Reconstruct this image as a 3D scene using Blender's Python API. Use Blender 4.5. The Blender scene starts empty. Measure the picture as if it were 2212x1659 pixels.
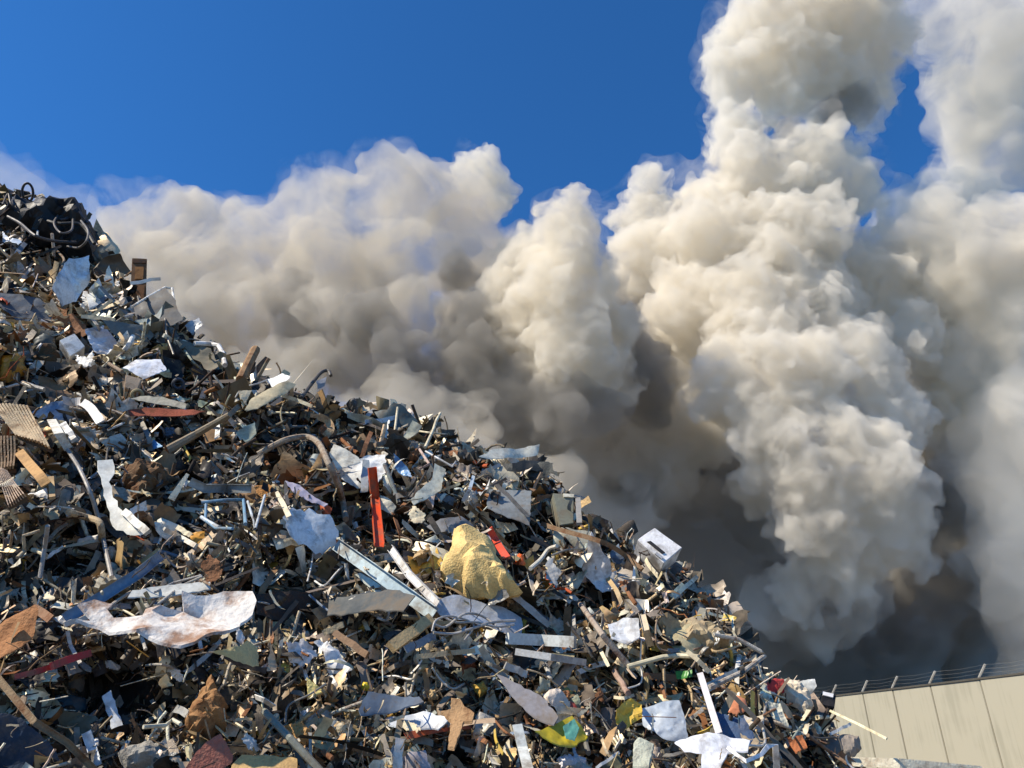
import bpy, bmesh, math, random
import numpy as np
from mathutils import Vector, Matrix, noise
R = math.radians
sc = bpy.context.scene
# ------------------------------------------------------------------ camera, sky, sun, exposure
CAMH, PITCH, F, W2, H2 = 1.7, 27.0, 1600.0, 1106.0, 829.5      # pixel units of a 2212 x 1659 view of the photograph
cam = bpy.data.objects.new('camera', bpy.data.cameras.new('camera')); sc.collection.objects.link(cam)
cam.location = (0, 0, CAMH); cam.rotation_euler = (R(90 + PITCH), 0, 0)
cam.data.sensor_width = 36; cam.data.lens = F / 2212 * 36; cam.data.clip_end = 4000; sc.camera = cam
SUN = Vector((-0.65, -0.26, 0.71)).normalized()
w = bpy.data.worlds.new('World'); sc.world = w; w.use_nodes = True
nt = w.node_tree; sky = nt.nodes.new('ShaderNodeTexSky'); sky.sky_type = 'NISHITA'; sky.sun_disc = False
sky.sun_elevation = math.asin(SUN.z); sky.sun_rotation = math.atan2(SUN.x, SUN.y)
sky.altitude = 300; sky.air_density = 0.9; sky.dust_density = 0.0; sky.ozone_density = 6.0
bg = nt.nodes['Background']; bg.inputs[1].default_value = 0.082
hue = nt.nodes.new('ShaderNodeMixRGB'); hue.blend_type = 'MULTIPLY'; hue.inputs[0].default_value = 1; hue.inputs[2].default_value = (.45, 1.14, 1.62, 1)   # the deep saturated blue of a clear dry sky
nt.links.new(sky.outputs[0], hue.inputs[1]); nt.links.new(hue.outputs[0], bg.inputs[0])
sl = bpy.data.lights.new('sun', 'SUN'); sl.energy = 5.0; sl.angle = R(.5); sl.color = (1, .90, .74)
so = bpy.data.objects.new('sun', sl); sc.collection.objects.link(so); so.rotation_euler = SUN.to_track_quat('Z', 'Y').to_euler()
sc.view_settings.view_transform = 'Standard'; sc.view_settings.look = 'None'
sc.view_settings.exposure = 0.42; sc.view_settings.gamma = 1.0
sc.cycles.use_denoising = True
sc.cycles.max_bounces = 14; sc.cycles.volume_bounces = 12; sc.cycles.diffuse_bounces = 3; sc.cycles.glossy_bounces = 2
sc.cycles.volume_step_rate = 0.2; sc.cycles.volume_max_steps = 400

# ------------------------------------------------------------------ helpers
CAM = np.array((0, 0, CAMH))
CF = np.array((0, math.cos(R(PITCH)), math.sin(R(PITCH)))); CU = np.array((0, -math.sin(R(PITCH)), math.cos(R(PITCH)))); CR = np.array((1., 0, 0))
def ray(u, v): return CR * (u - W2) + CF * F + CU * (H2 - v)
def P(u, v, d): return CAM + ray(u, v) / F * d                   # the point at depth d along that line of sight
def nrm(a): return a / (np.linalg.norm(a) + 1e-12)
PA, PB, PD = 1.0, 0.35, 8.0                                       # the face of the heap: z = PA*(y-PD) - PB*x
PN = nrm(np.array((PB, -PA, 1.0)))
SIL = [(-900, 330), (-300, 360), (0, 412), (60, 444), (185, 484), (212, 560), (290, 640), (380, 692), (430, 742), (500, 792), (560, 818), (650, 852), (710, 872),
       (800, 890), (900, 905), (960, 930), (1000, 960), (1070, 990), (1185, 1015), (1215, 1080), (1260, 1112), (1330, 1155), (1400, 1190), (1470, 1220),
       (1510, 1280), (1560, 1305), (1600, 1385), (1640, 1455), (1700, 1492), (1765, 1522), (1800, 1585), (1850, 1655), (1900, 1760), (1990, 1930), (2100, 2125)]
SX, SY = np.array([p[0] for p in SIL], float), np.array([p[1] for p in SIL], float)
def sil(u): return np.interp(u, SX, SY)
DENTS = [(250, 1500, 140, 55, -1.3), (1140, 1165, 75, 40, -1.1), (60, 870, 90, 45, -.7), (130, 560, 90, 40, -.5), (430, 960, 120, 50, -.4), (760, 1080, 80, 60, -.5),
         (620, 1330, 120, 40, -.4), (1290, 1290, 80, 30, -.4), (900, 1140, 90, 50, -.45), (1250, 1450, 80, 30, -.5), (820, 1470, 100, 40, -.4), (180, 1180, 160, 60, -.3),
         (420, 1360, 170, 60, .35), (1030, 1230, 90, 60, .3), (1480, 1400, 110, 60, .3), (500, 1580, 90, 60, .35), (1600, 1570, 130, 60, .3), (300, 690, 100, 60, .3)]
def hgt(u, v):
    h = .58 * noise.noise(Vector((u / 170, v / 140, 3.1))) + .30 * noise.noise(Vector((u / 70, v / 60, 7.7)))
    for a, b, sa, sb, k in DENTS: h += k * math.exp(-((u - a) / sa) ** 2 - ((v - b) / sb) ** 2)
    return h
def plane_pt(u, v, off=0.0):
    r = ray(u, v); return CAM + r * ((CAMH + PA * PD - off * 1.456) / (PA * r[1] - PB * r[0] - r[2]))
def surf(u, v, lift=0.0): return plane_pt(u, v, 0) + PN * (hgt(u, v) + lift)
def cast(u, v, lift=0.0):                                         # on the ray itself, lifted off the loose surface
    return plane_pt(u, v, hgt(u, v) + lift)

def tag(o, label=None, cat=None, group=None, kind=None):
    for k, x in (('label', label), ('category', cat), ('group', group), ('kind', kind)):
        if x: o[k] = x
    return o
def link(name, me, mats=(), parent=None, smooth=False):
    o = bpy.data.objects.new(name, me); sc.collection.objects.link(o)
    for m in mats: me.materials.append(m)
    if smooth: me.polygons.foreach_set('use_smooth', np.ones(len(me.polygons), bool))
    if parent: o.parent = parent
    return o
def from_bm(name, bm, m, parent=None, smooth=False, centre=True):
    if centre and parent is None and len(bm.verts):
        c = Vector(); zs = min(v.co.z for v in bm.verts)
        for v in bm.verts: c += v.co
        c /= len(bm.verts); c.z = zs
        bmesh.ops.translate(bm, verts=bm.verts, vec=-c)
    elif parent is not None:
        c = Vector(); bmesh.ops.translate(bm, verts=bm.verts, vec=-parent.location)
    else: c = Vector()
    bmesh.ops.recalc_face_normals(bm, faces=bm.faces)
    me = bpy.data.meshes.new(name); bm.to_mesh(me); bm.free()
    o = link(name, me, [m], parent, smooth); o.location = c
    if smooth: me.set_sharp_from_angle(angle=R(24))
    return o
def empty(name, loc):
    o = bpy.data.objects.new(name, None); sc.collection.objects.link(o); o.location = Vector(loc); o.empty_display_size = .2; return o

# ------------------------------------------------------------------ materials
MATS = {}
KINDS = {            # roughness, metallic, dirt amount, dirt colour, bump, noise scale
    'paint':  (.5, .0, .75, (.16, .12, .08), .15, 3.0),
    'metal':  (.45, .35, .55, (.15, .115, .08), .3, 3.0),
    'rust':   (.85, .0, .75, (.13, .05, .02), .6, 6.0),
    'foam':   (.95, .0, .45, (.30, .19, .07), .9, 5.0),
    'cloth':  (.9, .0, .35, (.22, .17, .12), .5, 4.0),
    'plastic': (.35, .0, .30, (.16, .13, .10), .1, 3.0),
    'wood':   (.8, .0, .55, (.22, .13, .07), .4, 5.0),
    'dark':   (.5, .2, .45, (.06, .05, .045), .4, 4.0),
    'stained': (.65, .0, .85, (.27, .12, .05), .7, 2.6),
    'stone':  (.95, .0, .6, (.14, .12, .10), .8, 5.0)}
def mat(kind, col, name=None):
    key = (kind, tuple(col) if col is not None else None)
    if key in MATS: return MATS[key]
    ro, me_, da, dc, bu, ns = KINDS[kind]
    m = bpy.data.materials.new(name or kind); m.use_nodes = True; n = m.node_tree; L = n.links.new
    b = n.nodes['Principled BSDF']; tc = n.nodes.new('ShaderNodeTexCoord')
    n1 = n.nodes.new('ShaderNodeTexNoise'); n1.inputs['Scale'].default_value = ns; n1.inputs['Detail'].default_value = 7; n1.inputs['Roughness'].default_value = .68
    n2 = n.nodes.new('ShaderNodeTexNoise'); n2.inputs['Scale'].default_value = ns * 7; n2.inputs['Detail'].default_value = 4
    L(tc.outputs['Object'], n1.inputs['Vector']); L(tc.outputs['Object'], n2.inputs['Vector'])
    mr = n.nodes.new('ShaderNodeMapRange'); mr.inputs[1].default_value = .47 if kind != 'stained' else .45; mr.inputs[2].default_value = .64 if kind != 'stained' else .60; mr.inputs[3].default_value = 0; mr.inputs[4].default_value = da
    L(n1.outputs[0], mr.inputs[0])
    if col is None:
        at = n.nodes.new('ShaderNodeAttribute'); at.attribute_name = 'Col'; src = at.outputs['Color']
    else:
        rgb = n.nodes.new('ShaderNodeRGB'); rgb.outputs[0].default_value = (*col, 1); src = rgb.outputs[0]
    hv = n.nodes.new('ShaderNodeMixRGB'); hv.blend_type = 'MULTIPLY'; hv.inputs[0].default_value = .45
    L(src, hv.inputs[1]); L(n2.outputs[0], hv.inputs[2])
    g = n.nodes.new('ShaderNodeVectorMath'); g.operation = 'SCALE'; g.inputs['Scale'].default_value = 1.28; L(hv.outputs[0], g.inputs[0])
    mx = n.nodes.new('ShaderNodeMixRGB'); mx.inputs[2].default_value = (*dc, 1); L(mr.outputs[0], mx.inputs[0]); L(g.outputs[0], mx.inputs[1])
    L(mx.outputs[0], b.inputs['Base Color'])
    rr = n.nodes.new('ShaderNodeMapRange'); rr.inputs[3].default_value = ro; rr.inputs[4].default_value = min(1, ro + .35); L(mr.outputs[0], rr.inputs[0]); L(rr.outputs[0], b.inputs['Roughness'])
    b.inputs['Metallic'].default_value = me_; b.inputs['Specular IOR Level'].default_value = .3
    bp = n.nodes.new('ShaderNodeBump'); bp.inputs['Strength'].default_value = bu; bp.inputs['Distance'].default_value = .02; L(n2.outputs[0], bp.inputs['Height']); L(bp.outputs[0], b.inputs['Normal'])
    MATS[key] = m
    return m

# ------------------------------------------------------------------ ground, concrete wall
def ground():
    bm = bmesh.new(); bmesh.ops.create_grid(bm, x_segments=40, y_segments=40, size=900)
    m = mat('stone', (.22, .19, .15), 'dirt')
    tag(from_bm('ground', bm, m, centre=False), 'bare brown yard soil around the scrap heap', kind='structure')
ground()
def wall():
    zt = 5.0
    def at(u, v): r = ray(u, v); return CAM + r * ((zt - CAMH) / r[2])
    p1, p2 = at(1816, 1498), at(2211, 1450)
    d = p2 - p1; d[2] = 0; L0 = np.linalg.norm(d); d = d / L0
    nl = np.array((d[1], -d[0], 0));  nl = nl if nl[0] < 0 else -nl        # towards the yard
    def hit(u, v):                                                          # where that line of sight meets the wall
        r = ray(u, v); s = np.dot(p1 - CAM, nl) / np.dot(r, nl); return np.dot(CAM + r * s - p1, d)
    seams = [hit(1862, 1490), hit(1926, 1482), hit(2007, 1473), hit(2114, 1461)]
    step = (seams[-1] - seams[0]) / 3
    xs = [seams[0] - step * k for k in (4, 3, 2, 1)] + seams + [seams[-1] + step * k for k in (1, 2, 3, 4, 5)]
    root = empty('concrete_wall', (p1[0], p1[1], 0))
    tag(root, 'tall cream concrete panel wall topped with angled wire arms', 'wall')
    m = bpy.data.materials.new('cream_concrete'); m.use_nodes = True; n = m.node_tree; Lk = n.links.new; b = n.nodes['Principled BSDF']; b.inputs['Roughness'].default_value = .9
    tc = n.nodes.new('ShaderNodeTexCoord'); mp = n.nodes.new('ShaderNodeMapping'); mp.inputs['Scale'].default_value = (3.5, 3.5, .18); Lk(tc.outputs['Object'], mp.inputs[0])
    n1 = n.nodes.new('ShaderNodeTexNoise'); n1.inputs['Scale'].default_value = 1.6; n1.inputs['Detail'].default_value = 6; Lk(mp.outputs[0], n1.inputs['Vector'])
    n2 = n.nodes.new('ShaderNodeTexNoise'); n2.inputs['Scale'].default_value = .5; n2.inputs['Detail'].default_value = 5; Lk(tc.outputs['Object'], n2.inputs['Vector'])
    ad = n.nodes.new('ShaderNodeMath'); ad.operation = 'ADD'; Lk(n1.outputs[0], ad.inputs[0]); Lk(n2.outputs[0], ad.inputs[1])
    cr = n.nodes.new('ShaderNodeValToRGB'); cr.color_ramp.elements[0].position = .75; cr.color_ramp.elements[0].color = (.31, .292, .222, 1); cr.color_ramp.elements[1].position = 1.2; cr.color_ramp.elements[1].color = (.37, .345, .265, 1)
    Lk(ad.outputs[0], cr.inputs[0]); Lk(cr.outputs[0], b.inputs['Base Color'])
    bp = n.nodes.new('ShaderNodeBump'); bp.inputs['Strength'].default_value = .25; Lk(n1.outputs[0], bp.inputs['Height']); Lk(bp.outputs[0], b.inputs['Normal'])
    steel = mat('metal', (.45, .44, .40)); dk = mat('dark', (.10, .09, .07))
    def box(bm, a, bb, lo, hi, t0, t1):
        vs = [bm.verts.new(p1 * (1, 1, 0) + d * x + nl * t + np.array((0, 0, z))) for x in (a, bb) for t in (t0, t1) for z in (lo, hi)]
        for f in ((0, 1, 3, 2), (4, 6, 7, 5), (0, 4, 5, 1), (2, 3, 7, 6), (0, 2, 6, 4), (1, 5, 7, 3)): bm.faces.new([vs[i] for i in f])
    random.seed(3)
    for a, bb in zip(xs[:-1], xs[1:]):
        bm = bmesh.new(); t = random.uniform(-.008, .012); box(bm, a + .028, bb - .028, 0, zt - .12, -.2, t)
        bmesh.ops.bevel(bm, geom=bm.edges[:], offset=.02, segments=2, affect='EDGES')
        from_bm('panel', bm, m, root)
    bm = bmesh.new(); box(bm, xs[0], xs[-1], 0, zt - .2, -.19, -.03); from_bm('joint_filler', bm, mat('stone', (.17, .155, .11)), root)
    bm = bmesh.new(); box(bm, xs[0], xs[-1], zt - .12, zt - .04, -.24, .05); from_bm('coping', bm, dk, root)
    tips = []
    for x in xs:
        bm = bmesh.new(); base = p1 * (1, 1, 0) + d * x + np.array((0, 0, zt - .05)); tip = base + np.array((0, 0, .52)) + d * (.40) - nl * .12
        sweep(bm, [base, tip], circ(.055, 6)); tips.append(tip); from_bm('wire_arm', bm, steel, root)
    for k in (.35, .66, .97):
        bm = bmesh.new(); pts = []
        for x, tp in zip(xs, tips):
            base = p1 * (1, 1, 0) + d * x + np.array((0, 0, zt - .05)); pts.append(base + (tp - base) * k)
        pts2 = []
        for a, bb in zip(pts[:-1], pts[1:]): pts2 += [a, (a + bb) / 2 - np.array((0, 0, .05))]
        sweep(bm, pts2 + [pts[-1]], circ(.0025, 4)); from_bm('wire_strand', bm, steel, root)

# ------------------------------------------------------------------ sweeps, sheets, lumps
def circ(r, n=8, ry=None): return [(r * math.cos(2 * math.pi * k / n), (ry or r) * math.sin(2 * math.pi * k / n)) for k in range(n)]
def prof(kind, w):
    if kind == 'round': return circ(w / 2, 8)
    if kind == 'flat': return [(-w / 2, -.04 * w - .004), (w / 2, -.04 * w - .004), (w / 2, .04 * w + .004), (-w / 2, .04 * w + .004)]
    if kind == 'box': h = w * .55; return [(-w / 2, -h / 2), (w / 2, -h / 2), (w / 2, h / 2), (-w / 2, h / 2)]
    t = max(.006, w * .06)
    if kind == 'angle': return [(-w / 2, t), (-w / 2, -w * .5), (-w / 2 + t, -w * .5), (-w / 2 + t, 0), (w / 2, 0), (w / 2, t)]
    if kind == 'channel':
        a, h = w / 2, w * .38; return [(-a, h), (-a, -t), (a, -t), (a, h), (a - t, h), (a - t, 0), (-a + t, 0), (-a + t, h)]
    if kind == 'gutter': return [(w / 2 * math.cos(a), -w / 2 * math.sin(a) + w * .25) for a in np.linspace(0, math.pi, 7)] + [((w / 2 - t) * math.cos(a), -(w / 2 - t) * math.sin(a) + w * .25) for a in np.linspace(math.pi, 0, 7)]
def sweep(bm, path, profile, widths=None, roll=0.0, hollow=False):
    path = [np.array(p, float) for p in path]; n = len(path); rings = []
    up0 = nrm(CAM - path[n // 2])
    for i, p in enumerate(path):
        t = nrm(path[min(i + 1, n - 1)] - path[max(i - 1, 0)])
        side = np.cross(t, up0)
        side = nrm(side) if np.linalg.norm(side) > .05 else nrm(np.cross(t, np.array((0.3, .1, 1))))
        up = np.cross(side, t); c, s = math.cos(roll), math.sin(roll); side, up = side * c + up * s, up * c - side * s
        k = widths[i] if widths else 1.0
        rings.append([bm.verts.new(p + (side * a + up * b) * k) for a, b in profile])
    m = len(profile)
    for a, b in zip(rings[:-1], rings[1:]):
        for k in range(m): bm.faces.new((a[k], a[(k + 1) % m], b[(k + 1) % m], b[k]))
    if not hollow:
        for r in (rings[0], rings[-1]):
            try: bm.faces.new(r)
            except ValueError: pass
    return rings
def smooth_path(pts, n=5):
    pts = [np.array(p, float) for p in pts]
    if len(pts) < 3: return pts
    q = [2 * pts[0] - pts[1]] + pts + [2 * pts[-1] - pts[-2]]; out = []
    for i in range(1, len(q) - 2):
        for k in range(n):
            t = k / n; a, b, c, d = q[i - 1:i + 3]
            out.append(.5 * (2 * b + (c - a) * t + (2 * a - 5 * b + 4 * c - d) * t * t + (3 * b - a - 3 * c + d) * t ** 3))
    return out + [pts[-1]]
def pix_plane(pts, lift, tilt, rng):
    u = sum(p[0] for p in pts) / len(pts); v = sum(p[1] for p in pts) / len(pts)
    c = cast(u, v, lift); view = nrm(CAM - c)
    n = nrm(PN * .7 + view * .5 + CR * tilt[0] + CU * tilt[1])
    if np.dot(n, view) < .35: n = nrm(n + view * .5)
    a = nrm(np.cross(CU, n)); b = np.cross(n, a)
    def to(uv):
        r = ray(*uv); s = np.dot(c - CAM, n) / np.dot(r, n); q = CAM + r * s - c; return np.array((np.dot(q, a), np.dot(q, b)))
    return c, n, a, b, [to(p) for p in pts]
def outline_bm(o2, jag, rng, size, res=14):
    seg = size / res; pts = []
    for p, q in zip(o2, o2[1:] + o2[:1]):
        k = max(1, int(np.linalg.norm(q - p) / seg)); t = nrm(q - p); nn = np.array((-t[1], t[0]))
        for i in range(k): pts.append(p + (q - p) * i / k + nn * rng.uniform(-1, 1) * jag * size / 9 * (1 if i else .3))
    bm = bmesh.new(); vs = [bm.verts.new((x, y, 0)) for x, y in pts]; f = bm.faces.new(vs)
    bmesh.ops.triangulate(bm, faces=[f])
    for _ in range(5):
        es = [e for e in bm.edges if e.calc_length() > seg * 1.25]
        if not es: break
        bmesh.ops.subdivide_edges(bm, edges=es, cuts=1); bmesh.ops.triangulate(bm, faces=bm.faces[:])
    bmesh.ops.beautify_fill(bm, faces=bm.faces[:], edges=[e for e in bm.edges if not e.is_boundary])
    return bm, pts
def fold(x, y, s, rng_o):
    q = Vector((x * s + rng_o, y * s - rng_o, rng_o * .37))
    return (1 - 2 * abs(noise.noise(q))) * .6 + noise.noise(q * 2.3) * .35 + (1 - 2 * abs(noise.noise(q * 3.1 + Vector((9, 2, 5))))) * .26 + noise.noise(q * 6.3) * .10
def sheet_bm(pts, lift=.3, tilt=(0, 0), crumple=.1, bend=0.0, thick=.012, jag=.15, seed=1):
    rng = random.Random(seed); c, n, a, b, o2 = pix_plane(pts, lift, tilt, rng)
    size = max(np.ptp([p[0] for p in o2]), np.ptp([p[1] for p in o2])); bm, _ = outline_bm(o2, jag, rng, size)
    ro = rng.uniform(-50, 50); ang = rng.uniform(0, 3.14); hinges = []
    for _ in range(rng.randint(3, 6)):
        t = rng.uniform(0, 6.28); hinges.append((math.cos(t), math.sin(t), rng.uniform(-.3, .35) * size, rng.uniform(-1, 1) * (crumple * 3.2 + .12)))
    for v in bm.verts:
        x, y = v.co.x, v.co.y; z = crumple * size * fold(x, y, 2.2 / size, ro) * .38 + sum(k * max(0, x * cx + y * cy - d0) for cx, cy, d0, k in hinges)
        s = (x * math.cos(ang) + y * math.sin(ang)) / size; z -= bend * size * s * s * 2
        v.co = Vector(c + a * x + b * y + n * z)
    if thick: bmesh.ops.solidify(bm, geom=bm.faces[:], thickness=thick)
    return bm
def lump_bm(pts, lift=.2, tilt=(0, 0), depth=.5, crumple=.1, jag=.2, seed=1):
    rng = random.Random(seed); c, n, a, b, o2 = pix_plane(pts, lift, tilt, rng)
    size = max(np.ptp([p[0] for p in o2]), np.ptp([p[1] for p in o2])); bm, op = outline_bm(o2, jag, rng, size)
    A = np.array(op); B = np.roll(A, -1, 0); D = B - A; ro = rng.uniform(-50, 50)
    def edge(x, y):
        q = np.array((x, y)) - A; t = np.clip((q * D).sum(1) / ((D * D).sum(1) + 1e-9), 0, 1); return np.sqrt(((q - D * t[:, None]) ** 2).sum(1).min())
    dv = {v: edge(v.co.x, v.co.y) for v in bm.verts}; dm = max(dv.values()) + 1e-6
    bd = {v for v in bm.verts if v.is_boundary}
    back = {}
    faces = [tuple(f.verts) for f in bm.faces]
    for v in list(bm.verts):
        x, y = v.co.x, v.co.y; t = min(1, dv[v] / dm); dome = math.sqrt(max(0, 1 - (1 - t) ** 2))
        f = fold(x, y, 2.6 / size, ro)
        z = dome * depth * size * .5 + crumple * size * f * .5 * (.25 + dome)
        if v not in bd: back[v] = bm.verts.new(c + a * x * .97 + b * y * .97 - n * (dome * depth * size * .3))
        v.co = Vector(c + a * x + b * y + n * z)
    for f in faces:
        q = [back.get(v, v) for v in f]
        if len(set(q)) == 3:
            try: bm.faces.new(q[::-1])
            except ValueError: pass
    return bm
wall()
# ------------------------------------------------------------------ the heap's packed core
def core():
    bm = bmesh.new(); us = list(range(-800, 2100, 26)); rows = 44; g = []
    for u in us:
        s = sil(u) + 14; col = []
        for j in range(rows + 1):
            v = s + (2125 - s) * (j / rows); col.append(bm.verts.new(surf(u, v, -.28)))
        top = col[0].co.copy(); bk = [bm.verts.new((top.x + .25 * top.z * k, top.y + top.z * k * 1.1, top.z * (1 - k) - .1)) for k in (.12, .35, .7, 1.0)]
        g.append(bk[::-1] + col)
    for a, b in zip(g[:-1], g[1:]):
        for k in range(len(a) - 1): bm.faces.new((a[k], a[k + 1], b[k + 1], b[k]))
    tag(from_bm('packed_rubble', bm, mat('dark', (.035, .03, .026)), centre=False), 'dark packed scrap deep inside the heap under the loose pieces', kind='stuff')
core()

# ------------------------------------------------------------------ the pieces one can point at, traced in eight close views of the photograph
REG = {'A': (.2917, 0, 345.6), 'B': (.25, 461, 749), 'C': (.25, 0, 829.5), 'D': (.25, 0, 1244), 'E': (.25, 553, 1244), 'F': (.25, 922, 922), 'G': (.25, 1106, 1244), 'H': (.2968, 1555, 1244), 'O': (1, 0, 0)}
WHITE, CREAM, TAN, GREY, LGREY, DGREY, BLACK = (.76, .735, .67), (.68, .60, .42), (.44, .31, .16), (.24, .23, .205), (.50, .48, .43), (.08, .076, .07), (.018, .018, .019)
SLATE, BLUEW, STEEL, NAVY, SAGE, OLIVE = (.10, .115, .12), (.60, .67, .74), (.25, .31, .38), (.03, .045, .08), (.30, .34, .27), (.15, .13, .07)
RUST, BROWN, REDB, RED, ORANGE, YEL, TAUPE = (.28, .11, .04), (.16, .085, .04), (.26, .065, .045), (.45, .04, .04), (.72, .11, .025), (.68, .47, .12), (.26, .20, .14)
LANDM = []; USED = set(); HSEED = [100]
def px(reg, pts): s, x, y = REG[reg]; return [(x + p[0] * s, y + p[1] * s) for p in pts]
def done(o, label, cat, pts, lm=None, group=None):
    assert label not in USED, label
    n = len(label.split()); assert 4 <= n <= 16, label
    USED.add(label); tag(o, label, cat, group)
    if lm: LANDM.append((sum(p[0] for p in pts) / len(pts), sum(p[1] for p in pts) / len(pts), lm))
    return o
def S(reg, name, cat, label, pts, col, kind='paint', lift=.35, tilt=None, crumple=.07, bend=0.06, thick=.015, jag=.12, lm=None, smooth=True):
    HSEED[0] += 1; p = px(reg, pts); q = random.Random(HSEED[0]); tilt = tilt or (q.uniform(-.45, .2), q.uniform(-.3, .4)); crumple += .02; jag += .02
    return done(from_bm(name, sheet_bm(p, lift, tilt, crumple, bend, thick, jag, HSEED[0]), mat(kind, col), smooth=smooth), label, cat, p, lm)
def Lp(reg, name, cat, label, pts, col, kind='foam', lift=.15, tilt=(0, 0), depth=.5, crumple=.14, jag=.2, lm=None, smooth=True):
    HSEED[0] += 1; p = px(reg, pts)
    return done(from_bm(name, lump_bm(p, lift, tilt, depth, crumple, jag, HSEED[0]), mat(kind, col), smooth=smooth), label, cat, p, lm)
def path3(p, lifts):
    ls = np.interp(np.linspace(0, 1, len(p)), np.linspace(0, 1, len(lifts)), lifts); return [cast(u, v, l) for (u, v), l in zip(p, ls)]
def Bm(reg, name, cat, label, pts, wd, col, kind='metal', pr='flat', lift=(.35, .45), curve=False, roll=0.0, taper=None, lm=None, hollow=False, parent=None):
    p = px(reg, pts); w3 = wd * REG[reg][0]; pa = path3(p, lift); mid = pa[len(pa) // 2]
    ww = w3 / F * np.dot(mid - CAM, CF)
    if curve: pa = smooth_path(pa)
    elif len(pa) == 2: pa = [pa[0] + (pa[1] - pa[0]) * k / 5 + PN * .012 * math.sin(k * 2.3 + wd) * (0 < k < 5) for k in range(6)]
    wl = list(np.interp(np.linspace(0, 1, len(pa)), np.linspace(0, 1, len(taper)), taper)) if taper else None
    bm = bmesh.new(); sweep(bm, pa, prof(pr, ww), wl, roll, hollow)
    o = from_bm(name, bm, mat(kind, col), parent, smooth=pr in ('round', 'gutter'))
    return o if parent is not None else done(o, label, cat, p, lm)
def ring(reg, name, cat, label, c, r, tube, col, kind='dark', lift=.4, tilt=(0, 0), ry=None, lm=None):
    (u, v), = px(reg, [c]); s = REG[reg][0]; q = cast(u, v, lift); d = np.dot(q - CAM, CF); R3, T3 = r * s / F * d, tube * s / F * d; Ry = (ry or r) * s / F * d
    n = nrm(nrm(CAM - q) + CR * tilt[0] + CU * tilt[1]); a = nrm(np.cross(CU, n)); b = np.cross(n, a); bm = bmesh.new(); rows = []
    for i in range(22):
        t = 2 * math.pi * i / 22; cc = q + a * R3 * math.cos(t) + b * Ry * math.sin(t); o_ = nrm(a * math.cos(t) + b * math.sin(t))
        rows.append([bm.verts.new(cc + (o_ * math.cos(k * math.pi / 4) + n * 1.5 * math.sin(k * math.pi / 4)) * T3) for k in range(8)])
    for i in range(22):
        for k in range(8): bm.faces.new((rows[i][k], rows[(i + 1) % 22][k], rows[(i + 1) % 22][(k + 1) % 8], rows[i][(k + 1) % 8]))
    return done(from_bm(name, bm, mat(kind, col), smooth=True), label, cat, [(u, v)], lm)
def crate(reg, name, cat, label, face, depth, col, kind='paint', lift=.5, tilt=(0, 0), lm=None, parts=()):
    """a four-cornered box: face = its front outline, depth in metres; parts = (name, outline on the front, colour)"""
    HSEED[0] += 1; p = px(reg, face); rng = random.Random(HSEED[0]); c, n, a, b, o2 = pix_plane(p, lift, tilt, rng)
    root = empty(name, c); bm = bmesh.new()
    f = [bm.verts.new(c + a * q[0] + b * q[1]) for q in o2]; k = [bm.verts.new(c + a * q[0] * .97 + b * q[1] * .97 - n * depth) for q in o2]; m = len(f)
    bm.faces.new(f); bm.faces.new(k[::-1])
    for i in range(m): bm.faces.new((f[i], k[i], k[(i + 1) % m], f[(i + 1) % m]))
    bmesh.ops.bevel(bm, geom=bm.edges[:], offset=.012, segments=2, affect='EDGES')
    bmesh.ops.subdivide_edges(bm, edges=bm.edges[:], cuts=2, use_grid_fill=True)
    for v in bm.verts: v.co += Vector(n * .018 * noise.noise(v.co * 2.5)) + Vector(CR * .015 * noise.noise(v.co * 2.1 + Vector((5, 5, 5))))
    from_bm('casing', bm, mat(kind, col), root)
    for nm, out, pc, pk in parts:
        pp = px(reg, out); o3 = []
        for uv in pp:
            r = ray(*uv); s_ = np.dot(c + n * .03 - CAM, n) / np.dot(r, n); o3.append(CAM + r * s_)
        bm = bmesh.new(); vs = [bm.verts.new(q) for q in o3]; fc = bm.faces.new(vs); e = bmesh.ops.extrude_face_region(bm, geom=[fc]); bmesh.ops.translate(bm, verts=[x for x in e['geom'] if isinstance(x, bmesh.types.BMVert)], vec=Vector(-n * .05))
        from_bm(nm, bm, mat(pk, pc), root)
    return done(root, label, cat, p, lm)

# --- upper heap
Lp('A', 'rubber_bundle', 'bundle', 'big black tangled bundle of rubber and wire at the top of the heap', [(0, 330), (170, 320), (350, 335), (560, 385), (660, 430), (720, 600), (765, 820), (610, 760), (400, 690), (250, 640), (120, 560), (0, 480)], BLACK, 'dark', lift=.4, depth=.35, crumple=.45, jag=.8, lm='black rubber bundle')
ring('A', 'hose_loop', 'hose', 'dark oval hose loop standing up on the skyline above the black bundle', (205, 240), 34, 9, (.03, .028, .03), ry=66, lift=.3)
for i, (pts, wd) in enumerate([([(170, 350), (280, 420), (420, 470), (600, 480), (700, 620)], 26), ([(330, 350), (380, 430), (480, 440), (560, 395), (650, 470)], 22), ([(60, 420), (150, 470), (260, 560), (400, 600), (560, 610)], 24)]):
    Bm('A', 'rubber_hose', 'hose', ['long thick black hose arching over the whole black bundle', 'short black hose curled on the crown of the black bundle', 'grey black hose along the lower side of the black bundle'][i], pts, wd, [(.03, .03, .03), (.05, .045, .05), (.07, .065, .065)][i], 'dark', 'round', (.8, .95, .7), True)
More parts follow.
